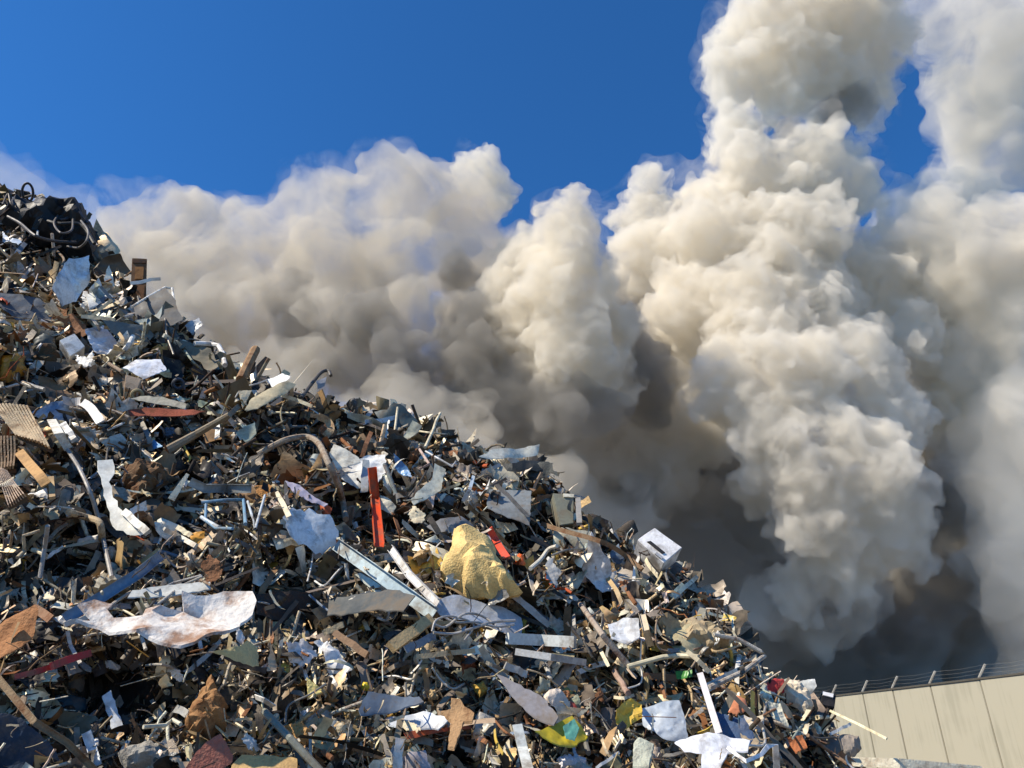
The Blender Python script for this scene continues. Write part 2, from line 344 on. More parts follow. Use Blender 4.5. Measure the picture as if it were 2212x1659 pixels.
for i, (pts, wd) in enumerate([([(430, 410), (400, 470), (450, 540), (530, 520), (540, 440)], 16), ([(250, 340), (300, 300), (360, 330), (390, 400), (350, 460)], 14), ([(600, 450), (650, 520), (640, 600), (580, 650), (500, 640)], 16), ([(20, 330), (60, 250), (80, 320), (140, 380)], 13)]):
    Bm('A', 'rubber_hose', 'hose', ['thin dark hose looped in the middle of the black bundle', 'thin hose arching above the crown of the black bundle', 'thin hose curling down the outer end of the black bundle', 'thin spiky hose at the inner end of the black bundle'][i], pts, wd, [(.09, .08, .075), (.04, .035, .035), (.13, .12, .11), (.05, .04, .03)][i], 'dark', 'round', (1.0, 1.15, .9), True)
S('A', 'crumpled_sheet', 'sheet', 'bluish white crumpled sheet at the edge just below the black bundle', [(0, 480), (70, 580), (190, 690), (180, 745), (60, 660), (0, 640)], BLUEW, 'plastic', crumple=.16)
S('A', 'foil_sheet', 'foil', 'shiny bluish white crumpled foil beside the curved white fender', [(470, 860), (620, 830), (640, 960), (560, 1060), (440, 1150), (340, 1100), (400, 960)], (.62, .70, .76), 'metal', crumple=.22, lm='crumpled foil')
S('A', 'curved_plate', 'panel', 'curved white fender strip standing beside the crumpled foil', [(620, 960), (690, 985), (745, 1080), (660, 1125), (640, 1040)], WHITE, bend=.2)
S('A', 'pointed_plate', 'panel', 'cream pointed sheet standing upright below the black bundle', [(805, 785), (850, 930), (760, 1015), (695, 950), (770, 880)], (.72, .68, .55), lift=.5, lm='cream pointed sheet')
root = crate('A', 'rusty_frame', 'frame', 'upright rusty brown framed panel sticking out of the skyline', [(978, 725), (1088, 728), (1082, 1055), (962, 1050)], .18, BROWN, 'rust', .5, lm='rusty upright frame', parts=[('panel', [(1003, 790), (1065, 790), (1060, 880), (1000, 880)], (.33, .14, .04), 'rust'), ('top_bar', [(985, 735), (1082, 738), (1080, 762), (984, 760)], (.05, .03, .02), 'rust'), ('lower_panel', [(995, 925), (1070, 925), (1065, 1035), (980, 1030)], (.22, .09, .03), 'rust')])  # an upright rusty post frame with a panel inside
Bm('A', 'strap', 'strap', 'white strap wrapped across the rusty upright frame', [(965, 912), (1040, 905), (1118, 885), (1190, 880)], 24, WHITE, 'paint', 'flat', (.72, .7))
Bm('A', 'bent_rod', 'rod', 'thin white bent rod angled over the grey panel on the skyline', [(975, 1090), (1100, 1012), (1222, 944), (1275, 950), (1285, 1030)], 17, (.8, .78, .7), 'paint', 'round', (.6, .6, .6))
S('A', 'slanted_plate', 'panel', 'dull grey slanted panel under the thin white bent rod', [(985, 1085), (1220, 955), (1290, 1035), (1350, 1185), (1210, 1265), (1010, 1175)], (.12, .115, .105), 'paint', lift=.45, crumple=.03, lm='slanted grey panel')
S('A', 'plastic_scrap', 'plastic', 'translucent looking grey plastic wad on the slope past the slanted grey panel', [(1370, 1235), (1470, 1170), (1505, 1235), (1430, 1295)], (.45, .46, .45), 'plastic', crumple=.2)
S('A', 'tarp', 'tarp', 'long dark slate blue tarp at the edge below the tan twigs', [(0, 985), (150, 1000), (300, 1040), (400, 1130), (370, 1235), (150, 1215), (0, 1110)], (.07, .09, .12), 'cloth', crumple=.09, lm='slate blue tarp')
S('A', 'slate_plate', 'panel', 'dark greenish slate panel lying beneath the cream laths', [(760, 1185), (1080, 1220), (1145, 1290), (1100, 1335), (850, 1285)], (.13, .15, .145), crumple=.03, lm='slate green panel')
Bm('A', 'lath', 'lath', 'cream lath lying level on top of the slate green panel', [(605, 1158), (848, 1182)], 26, CREAM, 'wood', 'box', (.55, .6))
Bm('A', 'lath', 'lath', 'short cream lath leaning up from the slate green panel', [(680, 1155), (830, 1035)], 22, CREAM, 'wood', 'box', (.5, .7))
crate('A', 'white_box', 'box', 'white square box with a bright flat side in the upper heap', [(440, 1335), (550, 1283), (632, 1380), (520, 1452)], .4, (.78, .77, .73), lm='white square box')
S('A', 'crumpled_sheet', 'sheet', 'crumpled white and bluish sheet touching the white square box', [(640, 1350), (770, 1288), (885, 1370), (850, 1470), (720, 1475), (670, 1420)], (.66, .70, .76), crumple=.24)
S('A', 'torn_sheet', 'sheet', 'torn white sheet hanging below the white square box', [(560, 1455), (640, 1480), (700, 1450), (690, 1520), (620, 1540), (575, 1500)], WHITE, crumple=.2, jag=.5)
Lp('A', 'rounded_cover', 'cover', 'dark green grey rounded cover left of the white square box', [(240, 1340), (320, 1290), (400, 1320), (420, 1400), (330, 1430), (250, 1400)], (.06, .07, .065), 'paint', depth=.6, crumple=.05, smooth=True)
Lp('A', 'ribbed_tank', 'tank', 'orange yellow ribbed tank at the left edge of the heap', [(0, 1485), (120, 1440), (180, 1500), (205, 1580), (60, 1650), (0, 1630)], (.50, .24, .035), 'plastic', depth=.6, crumple=.2, lm='orange ribbed tank')
Lp('A', 'engine_block', 'engine part', 'dark brown machine block beside the orange ribbed tank', [(190, 1400), (380, 1380), (455, 1460), (390, 1570), (220, 1545)], (.07, .05, .025), 'rust', depth=.6, crumple=.2)
Bm('A', 'bent_strip', 'strip', 'tan bent strip hooked over the top of the crumpled bluish sheet', [(770, 1240), (850, 1255), (905, 1320), (900, 1360)], 24, TAN, 'wood', 'flat', (.5, .6), True)
S('A', 'metal_sliver', 'sheet', 'white pointed metal sliver just beneath the slate green panel', [(880, 1295), (1015, 1340), (890, 1372)], (.7, .72, .72), crumple=.03)
S('A', 'flat_sheet', 'sheet', 'flat bright white sheet lying on the tan cardboard block', [(910, 1530), (1000, 1480), (1190, 1488), (1232, 1560), (1060, 1612)], (.78, .78, .8), lift=.6, tilt=(0, .5), crumple=.03, lm='flat white sheet')
crate('A', 'cardboard_block', 'block', 'tan cardboard block right under the flat bright white sheet', [(928, 1585), (1050, 1622), (1010, 1720), (920, 1680)], .4, (.45, .33, .22), 'wood', .5)
Lp('A', 'foam_roll', 'foam', 'yellowish tan crumpled foam on the skyline slope', [(1115, 1410), (1220, 1378), (1340, 1368), (1370, 1430), (1260, 1485), (1150, 1462)], (.52, .38, .16), depth=.45, crumple=.3, lm='tan crumpled foam')
S('A', 'curved_plate', 'panel', 'olive brown curved panel continuing from the tan crumpled foam', [(1330, 1390), (1560, 1400), (1625, 1565), (1560, 1620), (1500, 1530), (1370, 1490)], (.17, .15, .10), bend=.18)
Bm('A', 'plank', 'plank', 'short cream plank behind the tan crumpled foam', [(1212, 1298), (1335, 1372)], 30, (.68, .64, .5), 'wood', 'box', (.5, .5))
Bm('A', 'bent_pipe', 'pipe', 'thick white elbow pipe on the skyline beside the olive panel', [(1440, 1358), (1560, 1362), (1620, 1375), (1650, 1430), (1665, 1520)], 36, (.72, .70, .66), 'paint', 'round', (.55, .6, .5), lm='white elbow pipe')

# --- along the crest
Bm('B', 'log_pipe', 'pipe', 'stout brown rusty pipe stub pointing up from the skyline', [(235, 285), (300, 150), (365, 22)], 82, (.30, .18, .09), 'rust', 'round', (.45, .8), lm='stout brown pipe stub')
S('B', 'oblong_plate', 'panel', 'long tan oblong panel with rounded end near the crest', [(270, 540), (330, 450), (470, 375), (640, 300), (712, 312), (640, 392), (380, 530)], (.62, .51, .31), lift=.6, crumple=.02, lm='tan oblong panel')
S('B', 'metal_sheet', 'sheet', 'white triangular sheet tucked behind the tan oblong panel', [(460, 288), (600, 245), (700, 295), (640, 345), (520, 365)], (.76, .78, .78), lift=.45)
S('B', 'board_stub', 'board', 'short cream board stub at the lower end of the tan oblong panel', [(215, 385), (330, 380), (300, 450), (255, 535)], (.66, .55, .36), 'wood', lift=.5, crumple=.03)
Bm('B', 'hooked_tube', 'tube', 'dark hooked tube curling up above the crest by the tan oblong panel', [(760, 440), (850, 320), (930, 225), (990, 205), (1015, 250)], 30, DGREY, 'dark', 'round', (.5, .8, .8), True, lm='dark hooked tube')
S('B', 'plastic_scrap', 'plastic', 'smoky grey plastic flap inside the bend of the dark hooked tube', [(885, 300), (985, 250), (960, 340), (900, 370)], (.25, .26, .28), 'plastic', lift=.7)
Bm('B', 'lath', 'lath', 'thin cream lath under the right end of the tan oblong panel', [(590, 418), (720, 460), (855, 515)], 30, (.6, .55, .4), 'wood', 'box', (.55, .6))
Bm('B', 'curved_strip', 'strip', 'tan brown curved strip bent like a sickle below the crest', [(905, 600), (985, 640), (1015, 710), (965, 775)], 62, (.45, .31, .17), 'rust', 'flat', (.5, .6, .5), True)
Bm('B', 'bent_pipe', 'pipe', 'very long taupe pipe bent over like a crook in mid heap', [(385, 930), (520, 855), (640, 800), (800, 778), (905, 832), (985, 985), (1070, 1180), (1115, 1330), (1145, 1490)], 52, (.33, .27, .20), 'rust', 'round', (.55, .7, .8, .7, .5), True, lm='long taupe crooked pipe')
S('B', 'cream_sheet', 'sheet', 'cream sheet with a rounded corner above the big white sheet', [(1040, 848), (1150, 900), (1255, 960), (1272, 1000), (1070, 1072), (1000, 930)], (.70, .66, .54), lift=.5, crumple=.03, lm='rounded cream sheet')
S('B', 'white_sheet', 'sheet', 'big white dented sheet behind the orange post', [(1070, 1090), (1260, 1010), (1345, 960), (1480, 928), (1495, 1060), (1400, 1205), (1250, 1250), (1120, 1185)], (.74, .74, .71), lift=.45, crumple=.13, lm='big white dented sheet')
S('B', 'bent_shell', 'panel', 'brown curved shell lying above the rounded cream sheet', [(1080, 842), (1230, 822), (1385, 830), (1405, 885), (1260, 935), (1170, 890)], (.21, .15, .09), 'rust', bend=.2)
Bm('B', 'orange_post', 'post', 'upright orange red steel post in the middle of the heap', [(1368, 1042), (1392, 1300), (1432, 1725)], 74, (.62, .075, .015), 'paint', 'channel', (.75, .6), roll=.25, lm='orange post')
S('B', 'grey_strip', 'strip', 'grey blue strip standing against the orange post', [(1285, 1000), (1345, 1000), (1335, 1250), (1268, 1255)], (.36, .40, .41), lift=.65, crumple=.03)
S('B', 'bone_shaped_sheet', 'sheet', 'long cream bone shaped sheet leaning right of the orange post', [(1910, 1030), (2005, 1070), (1985, 1160), (1960, 1250), (1840, 1345), (1730, 1425), (1708, 1370), (1790, 1270), (1890, 1160)], (.72, .68, .52), lift=.6, crumple=.05, lm='cream bone shaped sheet')
S('B', 'sage_plate', 'panel', 'sage green four cornered panel in mid heap under the tan oblong panel', [(360, 680), (372, 770), (280, 832), (203, 790)], (.31, .36, .29), lift=.5, crumple=.02, lm='sage green panel')
S('B', 'bent_sheet', 'sheet', 'dark blue green sheet rising at the crest', [(1390, 560), (1500, 560), (1560, 510), (1640, 530), (1765, 625), (1600, 705), (1450, 655)], (.055, .085, .095), lift=.45, crumple=.06, lm='dark blue green sheet')
S('B', 'sage_plate', 'panel', 'sage grey sheet folded down below the dark blue green sheet', [(1720, 660), (1802, 702), (1700, 825), (1615, 822)], (.33, .34, .27), lift=.5)
Bm('B', 'thin_stick', 'stick', 'thin cream upright stick in front of the dark blue green sheet', [(1592, 525), (1568, 725)], 20, CREAM, 'wood', 'round', (.75, .6))
Bm('B', 'bent_frame', 'bracket', 'pinkish angular bent frame between crest and cream bone shaped sheet', [(1780, 885), (1865, 1015), (1780, 1055)], 24, (.5, .38, .32), 'rust', 'round', (.6, .6, .6))  # an angular frame of bent wire
Bm('B', 'thin_rod', 'rod', 'straight grey rod with kinked end above the cream bone shaped sheet', [(1835, 905), (1950, 970), (2062, 1035), (2102, 985)], 20, (.5, .5, .5), 'metal', 'round', (.6, .65, .65))
S('B', 'spoon_scrap', 'scrap', 'cream spoon shaped scrap close beside the orange post', [(1445, 1290), (1520, 1330), (1578, 1390), (1545, 1455), (1440, 1400)], (.70, .64, .48), lift=.5)
Lp('B', 'round_canister', 'canister', 'dull grey round canister beside the long taupe crooked pipe', [(805, 1010), (850, 945), (920, 950), (955, 1010), (930, 1085), (860, 1095)], (.26, .29, .28), 'paint', depth=.9, crumple=.02, jag=.03, smooth=True, lm='grey round canister')
S('B', 'hood_plate', 'panel', 'white dented hood panel with shaded bluish face in mid heap', [(600, 1480), (700, 1388), (850, 1430), (960, 1490), (1045, 1620), (1050, 1720), (960, 1800), (860, 1760), (700, 1690), (630, 1600)], (.70, .73, .74), lift=.55, tilt=(.55, -.1), crumple=.09, jag=.4, bend=.12, lm='white dented hood panel')
Bm('B', 'wire_stick', 'rod', 'kinked cream wire sticking out at the crest below the dark hooked tube', [(1960, 575), (1925, 640), (1900, 720), (1830, 870)], 26, CREAM, 'paint', 'round', (.6, .5))
S('B', 'brown_leaf', 'scrap', 'orange brown curled scrap near the sage and purple shreds', [(360, 1220), (440, 1190), (510, 1210), (450, 1330), (380, 1280)], (.42, .2, .06), 'rust', crumple=.25)
S('B', 'purple_shred', 'scrap', 'pale lilac torn shred next to the grey round canister', [(640, 1210), (760, 1240), (880, 1330), (990, 1370), (960, 1390), (830, 1360), (700, 1300)], (.42, .38, .46), 'plastic', crumple=.15)
S('B', 'blue_scrap', 'scrap', 'small bright blue scrap just left of the cream bone shaped sheet', [(1590, 1010), (1680, 1060), (1720, 1140), (1640, 1120), (1580, 1070)], (.10, .24, .45), 'plastic', crumple=.2)

# --- left flank
def grille(label, quad, n, col, lm=None, cross=0):
    HSEED[0] += 1; p = px('C', quad); rng = random.Random(HSEED[0]); c, nn, a, b, o2 = pix_plane(p, .75, (-.3, .1), rng); root = empty('radiator_grille', c)
    at = lambda s, t: c + a * ((o2[0] * (1 - s) + o2[1] * s) * (1 - t) + (o2[3] * (1 - s) + o2[2] * s) * t)[0] + b * ((o2[0] * (1 - s) + o2[1] * s) * (1 - t) + (o2[3] * (1 - s) + o2[2] * s) * t)[1]
    bm = bmesh.new(); wd = np.linalg.norm(at(1, .5) - at(0, .5)) / n
    for k in range(n):
        s = (k + .5) / n; sweep(bm, [at(s, t) + nn * .03 * math.sin(t * 5 + k * .4) for t in (0, .25, .5, .75, 1)], [(-wd * .27, -.03), (wd * .27, -.03), (wd * .27, .03), (-wd * .27, .03)])
    from_bm('slats', bm, mat('rust', col), root)
    for t in ([0.02, .98] + [(k + 1) / (cross + 1) for k in range(cross)]):
        bm = bmesh.new(); sweep(bm, [at(-.02, t) - nn * .06, at(1.02, t) - nn * .06], [(-.03, -.02), (.03, -.02), (.03, .02), (-.03, .02)]); from_bm('crossbar', bm, mat('rust', (.10, .06, .03)), root)
    done(root, label, 'grille', p, lm)
grille('tan ribbed radiator grille tilted at the edge of the heap', [(-70, 190), (245, 185), (440, 560), (130, 430)], 11, (.58, .43, .26), 'tan ribbed grille')
grille('dark rusty grille with cross bars under the tan ribbed grille', [(-60, 470), (140, 470), (130, 730), (-60, 740)], 7, (.36, .24, .14), cross=4)
grille('pinkish tan ribbed grille lowest of the three at the edge', [(-40, 730), (70, 760), (230, 970), (60, 1050)], 8, (.56, .40, .28))
S('C', 'blue_sheet', 'sheet', 'steel blue sheet with wet looking sheen beside the tan ribbed grille', [(280, 210), (440, 160), (600, 148), (665, 230), (750, 350), (610, 335), (380, 275)], (.16, .24, .34), 'metal', crumple=.05, lm='steel blue sheet')
Bm('C', 'fender_arch', 'panel', 'white arched fender edge joined to the steel blue sheet', [(615, 165), (690, 150), (770, 195), (830, 270), (870, 330)], 72, (.72, .68, .64), 'paint', 'flat', (.6, .65, .55), True)
Bm('C', 'lath', 'slat', 'broad white slat standing above the long thin rod', [(445, 310), (510, 430), (590, 560)], 72, (.74, .72, .62), 'wood', 'flat', (.55, .6), roll=.4)
Bm('C', 'lath', 'slat', 'small white block like slat right beside the broad white slat', [(545, 345), (640, 485)], 58, WHITE, 'paint', 'box', (.55, .6))
S('C', 'cream_strip', 'sheet', 'long cream strip lying above the long red brown sheet', [(1130, 135), (1250, 122), (1400, 130), (1612, 190), (1600, 222), (1420, 188)], (.68, .58, .40), lift=.55, crumple=.02)
S('C', 'red_sheet', 'sheet', 'long red brown sheet lying level in the upper heap', [(1060, 275), (1250, 218), (1500, 228), (1770, 252), (1680, 292), (1420, 300), (1080, 302)], (.30, .075, .04), 'rust', lift=.5, tilt=(0, .3), crumple=.03, lm='long red brown sheet')
ring('C', 'coil', 'coil', 'tan coil of tubing end on above the cream strip', (1185, 95), 40, 16, (.30, .24, .13), 'wood')
ring('C', 'coil', 'coil', 'dark bluish coil of tubing higher than the tan coil', (1540, 0), 40, 15, (.06, .07, .09), 'dark')
Bm('C', 'thick_pole', 'pole', 'thick grey brown pole rising to the crest from mid heap', [(1425, 585), (1700, 430), (1985, 265)], 82, (.24, .20, .14), 'wood', 'round', (.5, .65), taper=(1, .6), lm='thick grey brown pole')
Bm('C', 'long_rod', 'rod', 'long thin grey rod bending down the flank of the heap', [(585, 570), (680, 720), (765, 900), (830, 1090), (885, 1310), (965, 1670)], 34, (.33, .32, .30), 'metal', 'round', (.6, .75, .6, .5), True, lm='long thin grey rod')
S('C', 'curved_slab', 'panel', 'big curved white plastic slab shaped like a boot', [(880, 760), (1000, 738), (1015, 840), (960, 910), (1030, 1100), (1110, 1200), (1245, 1330), (1100, 1312), (970, 1220), (930, 1050)], (.75, .73, .64), 'plastic', lift=.6, crumple=.05, bend=.1, lm='boot shaped white slab')
Bm('C', 'bar', 'bar', 'short white bar resting on the boot shaped white slab', [(1075, 1105), (1275, 1285)], 62, (.74, .71, .62), 'paint', 'box', (.75, .75))
Lp('C', 'rust_tangle', 'scrap', 'rust brown tangled lump next to the boot shaped white slab', [(1080, 722), (1250, 700), (1385, 722), (1425, 862), (1330, 980), (1250, 1085), (1110, 1050), (1060, 880)], (.15, .085, .04), 'rust', depth=.4, crumple=.5, jag=.6, lm='rust brown tangle')
for i, (pts, wd, c) in enumerate([([(1740, 1025), (1920, 1005), (2105, 1000), (2120, 1210)], 28, (.16, .30, .42)), ([(1780, 1040), (1775, 1180), (1865, 1245), (2010, 1250)], 26, (.14, .26, .38)), ([(2140, 1015), (2175, 1130), (2205, 1250), (2290, 960)], 24, (.5, .55, .58)), ([(1740, 1150), (1800, 1190), (1890, 1240)], 34, (.55, .62, .68))]):
    Bm('C', 'blue_tube', 'tube', ['upper blue tube bent square beside the grey channel', 'lower blue tube bent back beneath the square bent blue tube', 'pale kinked tube rising past the blue bent tubes', 'pale blue thick tube stub among the blue bent tubes'][i], pts, wd, c, 'paint', 'round', (.6, .6), lm='blue bent tubes' if i == 0 else None)
Bm('C', 'steel_channel', 'channel', 'grey steel channel lying level above the blue bent tubes', [(1640, 842), (1760, 902), (1960, 900), (2170, 905)], 72, (.30, .33, .34), 'metal', 'channel', (.55, .55), lm='grey steel channel')
Bm('C', 'stick', 'stick', 'cream stick slanting up left of the grey steel channel', [(1478, 1000), (1555, 880), (1622, 778)], 58, (.66, .59, .42), 'wood', 'flat', (.5, .6), taper=(1, .5))
S('C', 'orange_scrap', 'scrap', 'small orange plastic scrap between white laths and blue tubes', [(1650, 1280), (1765, 1258), (1762, 1425), (1690, 1390), (1640, 1330)], (.62, .30, .05), 'plastic', lift=.5, crumple=.2, lm='small orange scrap')
Bm('C', 'lath', 'lath', 'short cream lath touching the small orange scrap', [(1535, 1238), (1655, 1315)], 42, (.7, .63, .45), 'wood', 'box', (.55, .55))
Bm('C', 'lath', 'lath', 'long broken white lath below the small orange scrap', [(1415, 1255), (1560, 1325), (1695, 1400)], 40, (.72, .69, .6), 'wood', 'box', (.5, .5))
Bm('C', 'bent_pipe', 'pipe', 'tan elbow pipe crossing the long thin grey rod', [(595, 1108), (740, 1150), (850, 1190), (875, 1260), (882, 1345)], 58, (.45, .35, .22), 'rust', 'round', (.55, .7, .6), True, lm='tan elbow pipe')
Bm('C', 'pipe_stub', 'pipe', 'white pipe stub lying below the tan elbow pipe', [(690, 1370), (875, 1330)], 72, (.70, .67, .62), 'paint', 'round', (.5, .55))
Bm('C', 'stick', 'stick', 'thin white stick slanting below the white pipe stub', [(398, 1502), (545, 1408)], 28, WHITE, 'wood', 'box', (.45, .5))
Bm('C', 'curved_plank', 'plank', 'orange tan curved plank running down between the grilles', [(165, 585), (260, 700), (340, 790), (400, 870)], 82, (.48, .27, .10), 'wood', 'flat', (.6, .6), True)
Bm('C', 'plank', 'plank', 'short upright tan plank at the foot of the curved plank', [(440, 808), (452, 985)], 46, TAN, 'wood', 'box', (.5, .5))
S('C', 'blue_patch', 'scrap', 'small sky blue scrap beside the foot of the thick grey brown pole', [(1258, 560), (1330, 488), (1425, 575), (1300, 585)], (.14, .34, .58), 'plastic', crumple=.04)
S('C', 'crumpled_sheet', 'sheet', 'small white crumpled sheet under the pinkish ribbed grille', [(240, 905), (300, 878), (400, 935), (405, 1015), (340, 995)], WHITE, crumple=.25)
Bm('C', 'upright_stick', 'stick', 'grey upright stick at the left flank below the white crumpled sheet', [(412, 1225), (385, 1420), (345, 1680)], 36, (.36, .34, .31), 'wood', 'round', (.6, .5))
Bm('C', 'bent_rod', 'rod', 'tan rod bent into a hook beside the grey upright stick', [(345, 1268), (205, 1310), (210, 1440), (150, 1500)], 30, (.45, .38, .26), 'rust', 'round', (.5, .5))
S('C', 'cream_lath', 'slat', 'cream broken slat left of the long thin rod', [(655, 900), (697, 895), (672, 1050), (622, 1040)], (.55, .5, .36), 'wood', crumple=.02)
Bm('C', 'steel_beam', 'beam', 'long steel blue beam slanting up beside the rust stained sheet', [(560, 2030), (860, 1850), (1180, 1650), (1390, 1480)], 92, (.22, .29, .36), 'metal', 'channel', (.55, .6), lm='steel blue beam')
Bm('D', 'lath', 'lath', 'grey cream lath lying along the lower end of the steel blue beam', [(555, 425), (870, 318)], 44, (.52, .49, .42), 'wood', 'box', (.55, .65))
# --- centre and right of the heap
S('F', 'cream_sheet', 'sheet', 'long cream sheet laid over black sheets on the skyline', [(420, 322), (560, 235), (760, 205), (960, 172), (952, 252), (760, 285), (500, 335)], (.72, .68, .55), lift=.75, crumple=.04, lm='long cream skyline sheet')
for i, (pts, c) in enumerate([([(560, 330), (800, 290), (1000, 275), (1105, 300), (1000, 360), (760, 370)], (.03, .035, .035)), ([(640, 385), (900, 340), (1060, 330), (1110, 400), (960, 430), (780, 410)], (.05, .055, .05)), ([(700, 430), (900, 400), (1020, 420), (1010, 455), (880, 450)], (.025, .03, .03))]):
    S('F', 'black_sheet', 'sheet', ['uppermost black sheet directly under the long cream skyline sheet', 'middle black sheet in the fan under the long cream skyline sheet', 'lowest and smallest black sheet of the fan on the skyline'][i], pts, c, 'dark', lift=.65 - .1 * i, crumple=.07, jag=.4)
S('F', 'grey_plate', 'panel', 'large flat grey panel facing out below the black sheets', [(540, 560), (720, 555), (905, 560), (890, 835), (700, 802), (515, 742)], (.22, .235, .235), lift=.4, crumple=.02, lm='large flat grey panel')
Bm('F', 'rod', 'rod', 'pale straight bar crossing the large flat grey panel', [(575, 468), (880, 775)], 34, (.55, .55, .53), 'metal', 'box', (.75, .6))
crate('F', 'metal_box', 'box', 'olive grey metal box with cream cap on the skyline', [(1085, 570), (1275, 590), (1272, 835), (1150, 850)], .3, (.20, .20, .15), lift=.5, lm='olive grey box', parts=[('cap', [(1180, 575), (1272, 582), (1268, 608), (1182, 604)], (.70, .66, .52), 'paint')])
Bm('F', 'post_stub', 'post', 'small black and white post stub right beside the olive grey box', [(1305, 620), (1318, 840)], 48, (.25, .24, .22), 'paint', 'box', (.5, .5))
Bm('F', 'long_bar', 'bar', 'long curved brown bar running down the crest from the olive grey box', [(995, 838), (1150, 890), (1500, 990), (1700, 1100), (1860, 1235)], 42, (.20, .13, .075), 'rust', 'box', (.5, .6, .5), True, lm='long curved brown bar')
crate('F', 'white_appliance', 'appliance', 'dented white appliance casing tilted on the skyline', [(1818, 972), (1972, 868), (2205, 1045), (2050, 1175)], .45, (.76, .75, .74), lift=.7, lm='white appliance casing', parts=[('slot', [(1905, 990), (1935, 985), (2060, 1085), (2030, 1090)], (.03, .03, .03), 'dark'), ('trim', [(1985, 1080), (2045, 1125), (2030, 1140), (1972, 1095)], (.5, .5, .5), 'metal')])
Lp('F', 'foam_block', 'foam', 'large yellow foam block in the middle of the heap', [(400, 930), (480, 955), (575, 1025), (640, 1170), (740, 1310), (835, 1445), (700, 1480), (560, 1500), (350, 1482), (230, 1420), (140, 1382), (128, 1320), (200, 1200), (225, 1080), (260, 975)], (.78, .55, .22), depth=.5, crumple=.24, jag=.25, lift=.25, tilt=(-.5, .35), lm='yellow foam block')
Bm('F', 'red_strap', 'strap', 'orange red twisted strap hanging behind the yellow foam block', [(540, 880), (590, 970), (630, 1040), (690, 1130)], 62, (.70, .085, .04), 'plastic', 'flat', (.5, .55), True, roll=.3)
Lp('F', 'orange_cap', 'round cap', 'small bright orange round cap near the yellow foam block', [(740, 1150), (790, 1112), (840, 1140), (856, 1210), (820, 1262), (765, 1250)], (.75, .13, .02), 'plastic', depth=.9, crumple=.05, smooth=True, lm='orange cap')  # a ball-shaped orange cap
Bm('F', 'bent_pipe', 'pipe', 'pale thin pipe bent upward right of the orange cap', [(895, 1225), (985, 1145), (1050, 1060), (1125, 1030)], 34, (.62, .58, .48), 'paint', 'round', (.5, .65), True)
S('F', 'crumpled_sheet', 'sheet', 'white crumpled sheet with torn corners below the long curved brown bar', [(1400, 1130), (1520, 1240), (1685, 1382), (1645, 1445), (1520, 1452), (1420, 1370), (1335, 1290)], (.75, .73, .71), crumple=.22, jag=.4, lm='white torn crumpled sheet')
S('F', 'crumpled_sheet', 'sheet', 'cream crumpled sheet pressed against the white torn crumpled sheet', [(1198, 1352), (1340, 1258), (1402, 1300), (1305, 1412), (1240, 1402)], (.70, .64, .48), crumple=.2)
S('F', 'grey_hood', 'panel', 'grey hood like panel left of the flat grey panel with pale rim', [(0, 850), (150, 790), (300, 740), (412, 792), (360, 922), (100, 935)], (.20, .20, .20), lift=.4, bend=.15, lm='grey hood panel')
Bm('F', 'green_rail', 'rail', 'pale green grey rail poking out at the skyline edge', [(2110, 1470), (2215, 1358)], 40, (.32, .40, .36), 'paint', 'angle', (.4, .5))
Bm('G', 'fence_rail', 'rail', 'second green grey rail crossing the skyline tangle', [(1395, 185), (1600, 5)], 34, (.28, .36, .33), 'paint', 'angle', (.55, .6))
S('D', 'rust_sheet', 'sheet', 'big orange rust sheet at the left edge of the lower heap', [(-40, 440), (300, 268), (335, 300), (310, 420), (280, 530), (180, 620), (-30, 735)], (.42, .19, .075), 'rust', lift=.65, crumple=.05, bend=.12, lm='big rust sheet')
Bm('D', 'folded_edge', 'strip', 'brown folded strip lying on the shoulder of the big rust sheet', [(290, 275), (365, 320), (440, 375)], 70, (.25, .14, .08), 'rust', 'flat', (.6, .6))
S('D', 'stained_sheet', 'sheet', 'huge crumpled white sheet with brown rust stains', [(720, 452), (980, 382), (1010, 532), (1260, 482), (1270, 400), (1400, 370), (1590, 380), (1582, 252), (1800, 235), (2060, 190), (2172, 202), (2185, 400), (2080, 470), (2060, 572), (1930, 650), (1800, 692), (1590, 792), (1400, 772), (1100, 692), (900, 612), (705, 582), (860, 570)], (.72, .67, .60), 'stained', lift=.85, tilt=(-.2, .2), crumple=.2, jag=.25, thick=.03, lm='huge rust stained white sheet')
S('D', 'navy_sheet', 'sheet', 'dark navy sheet seen between folds behind the rust stained white sheet', [(1000, 392), (1300, 350), (1590, 328), (1582, 382), (1262, 482), (1020, 525)], (.04, .055, .085), 'paint', lift=.35)
S('D', 'grey_sheet', 'sheet', 'long pale grey flat sheet above the huge rust stained white sheet', [(1140, 165), (1500, 132), (1805, 128), (1812, 192), (1500, 232), (1100, 222)], (.55, .55, .50), lift=.5, tilt=(0, .4), crumple=.02, lm='long pale grey sheet')
for i, (pts, wd, c) in enumerate([([(1365, 245), (1560, 90), (1750, 5)], 22, (.45, .42, .36)), ([(1340, 140), (1500, 60), (1740, -5)], 20, (.38, .36, .33)), ([(900, 300), (1020, 210), (1130, 140)], 30, (.42, .36, .29))]):
    Bm('D', 'thin_rod', 'rod', ['thin rod slanting across the long pale grey sheet', 'thinner rod running alongside above the long pale grey sheet', 'brownish rod slanting along the upper side of the steel blue beam'][i], pts, wd, c, 'rust', 'round', (.65, .6))
Bm('D', 'red_bar', 'bar', 'bright red bar catching the sun below the big rust sheet', [(448, 780), (600, 720), (775, 668)], 62, (.50, .05, .06), 'paint', 'box', (.55, .5), lm='bright red bar')
Bm('D', 'red_bar', 'bar', 'dark red bar with pale tip lying lower than the bright red bar', [(130, 872), (290, 835), (450, 785)], 48, (.35, .045, .05), 'paint', 'box', (.45, .45))
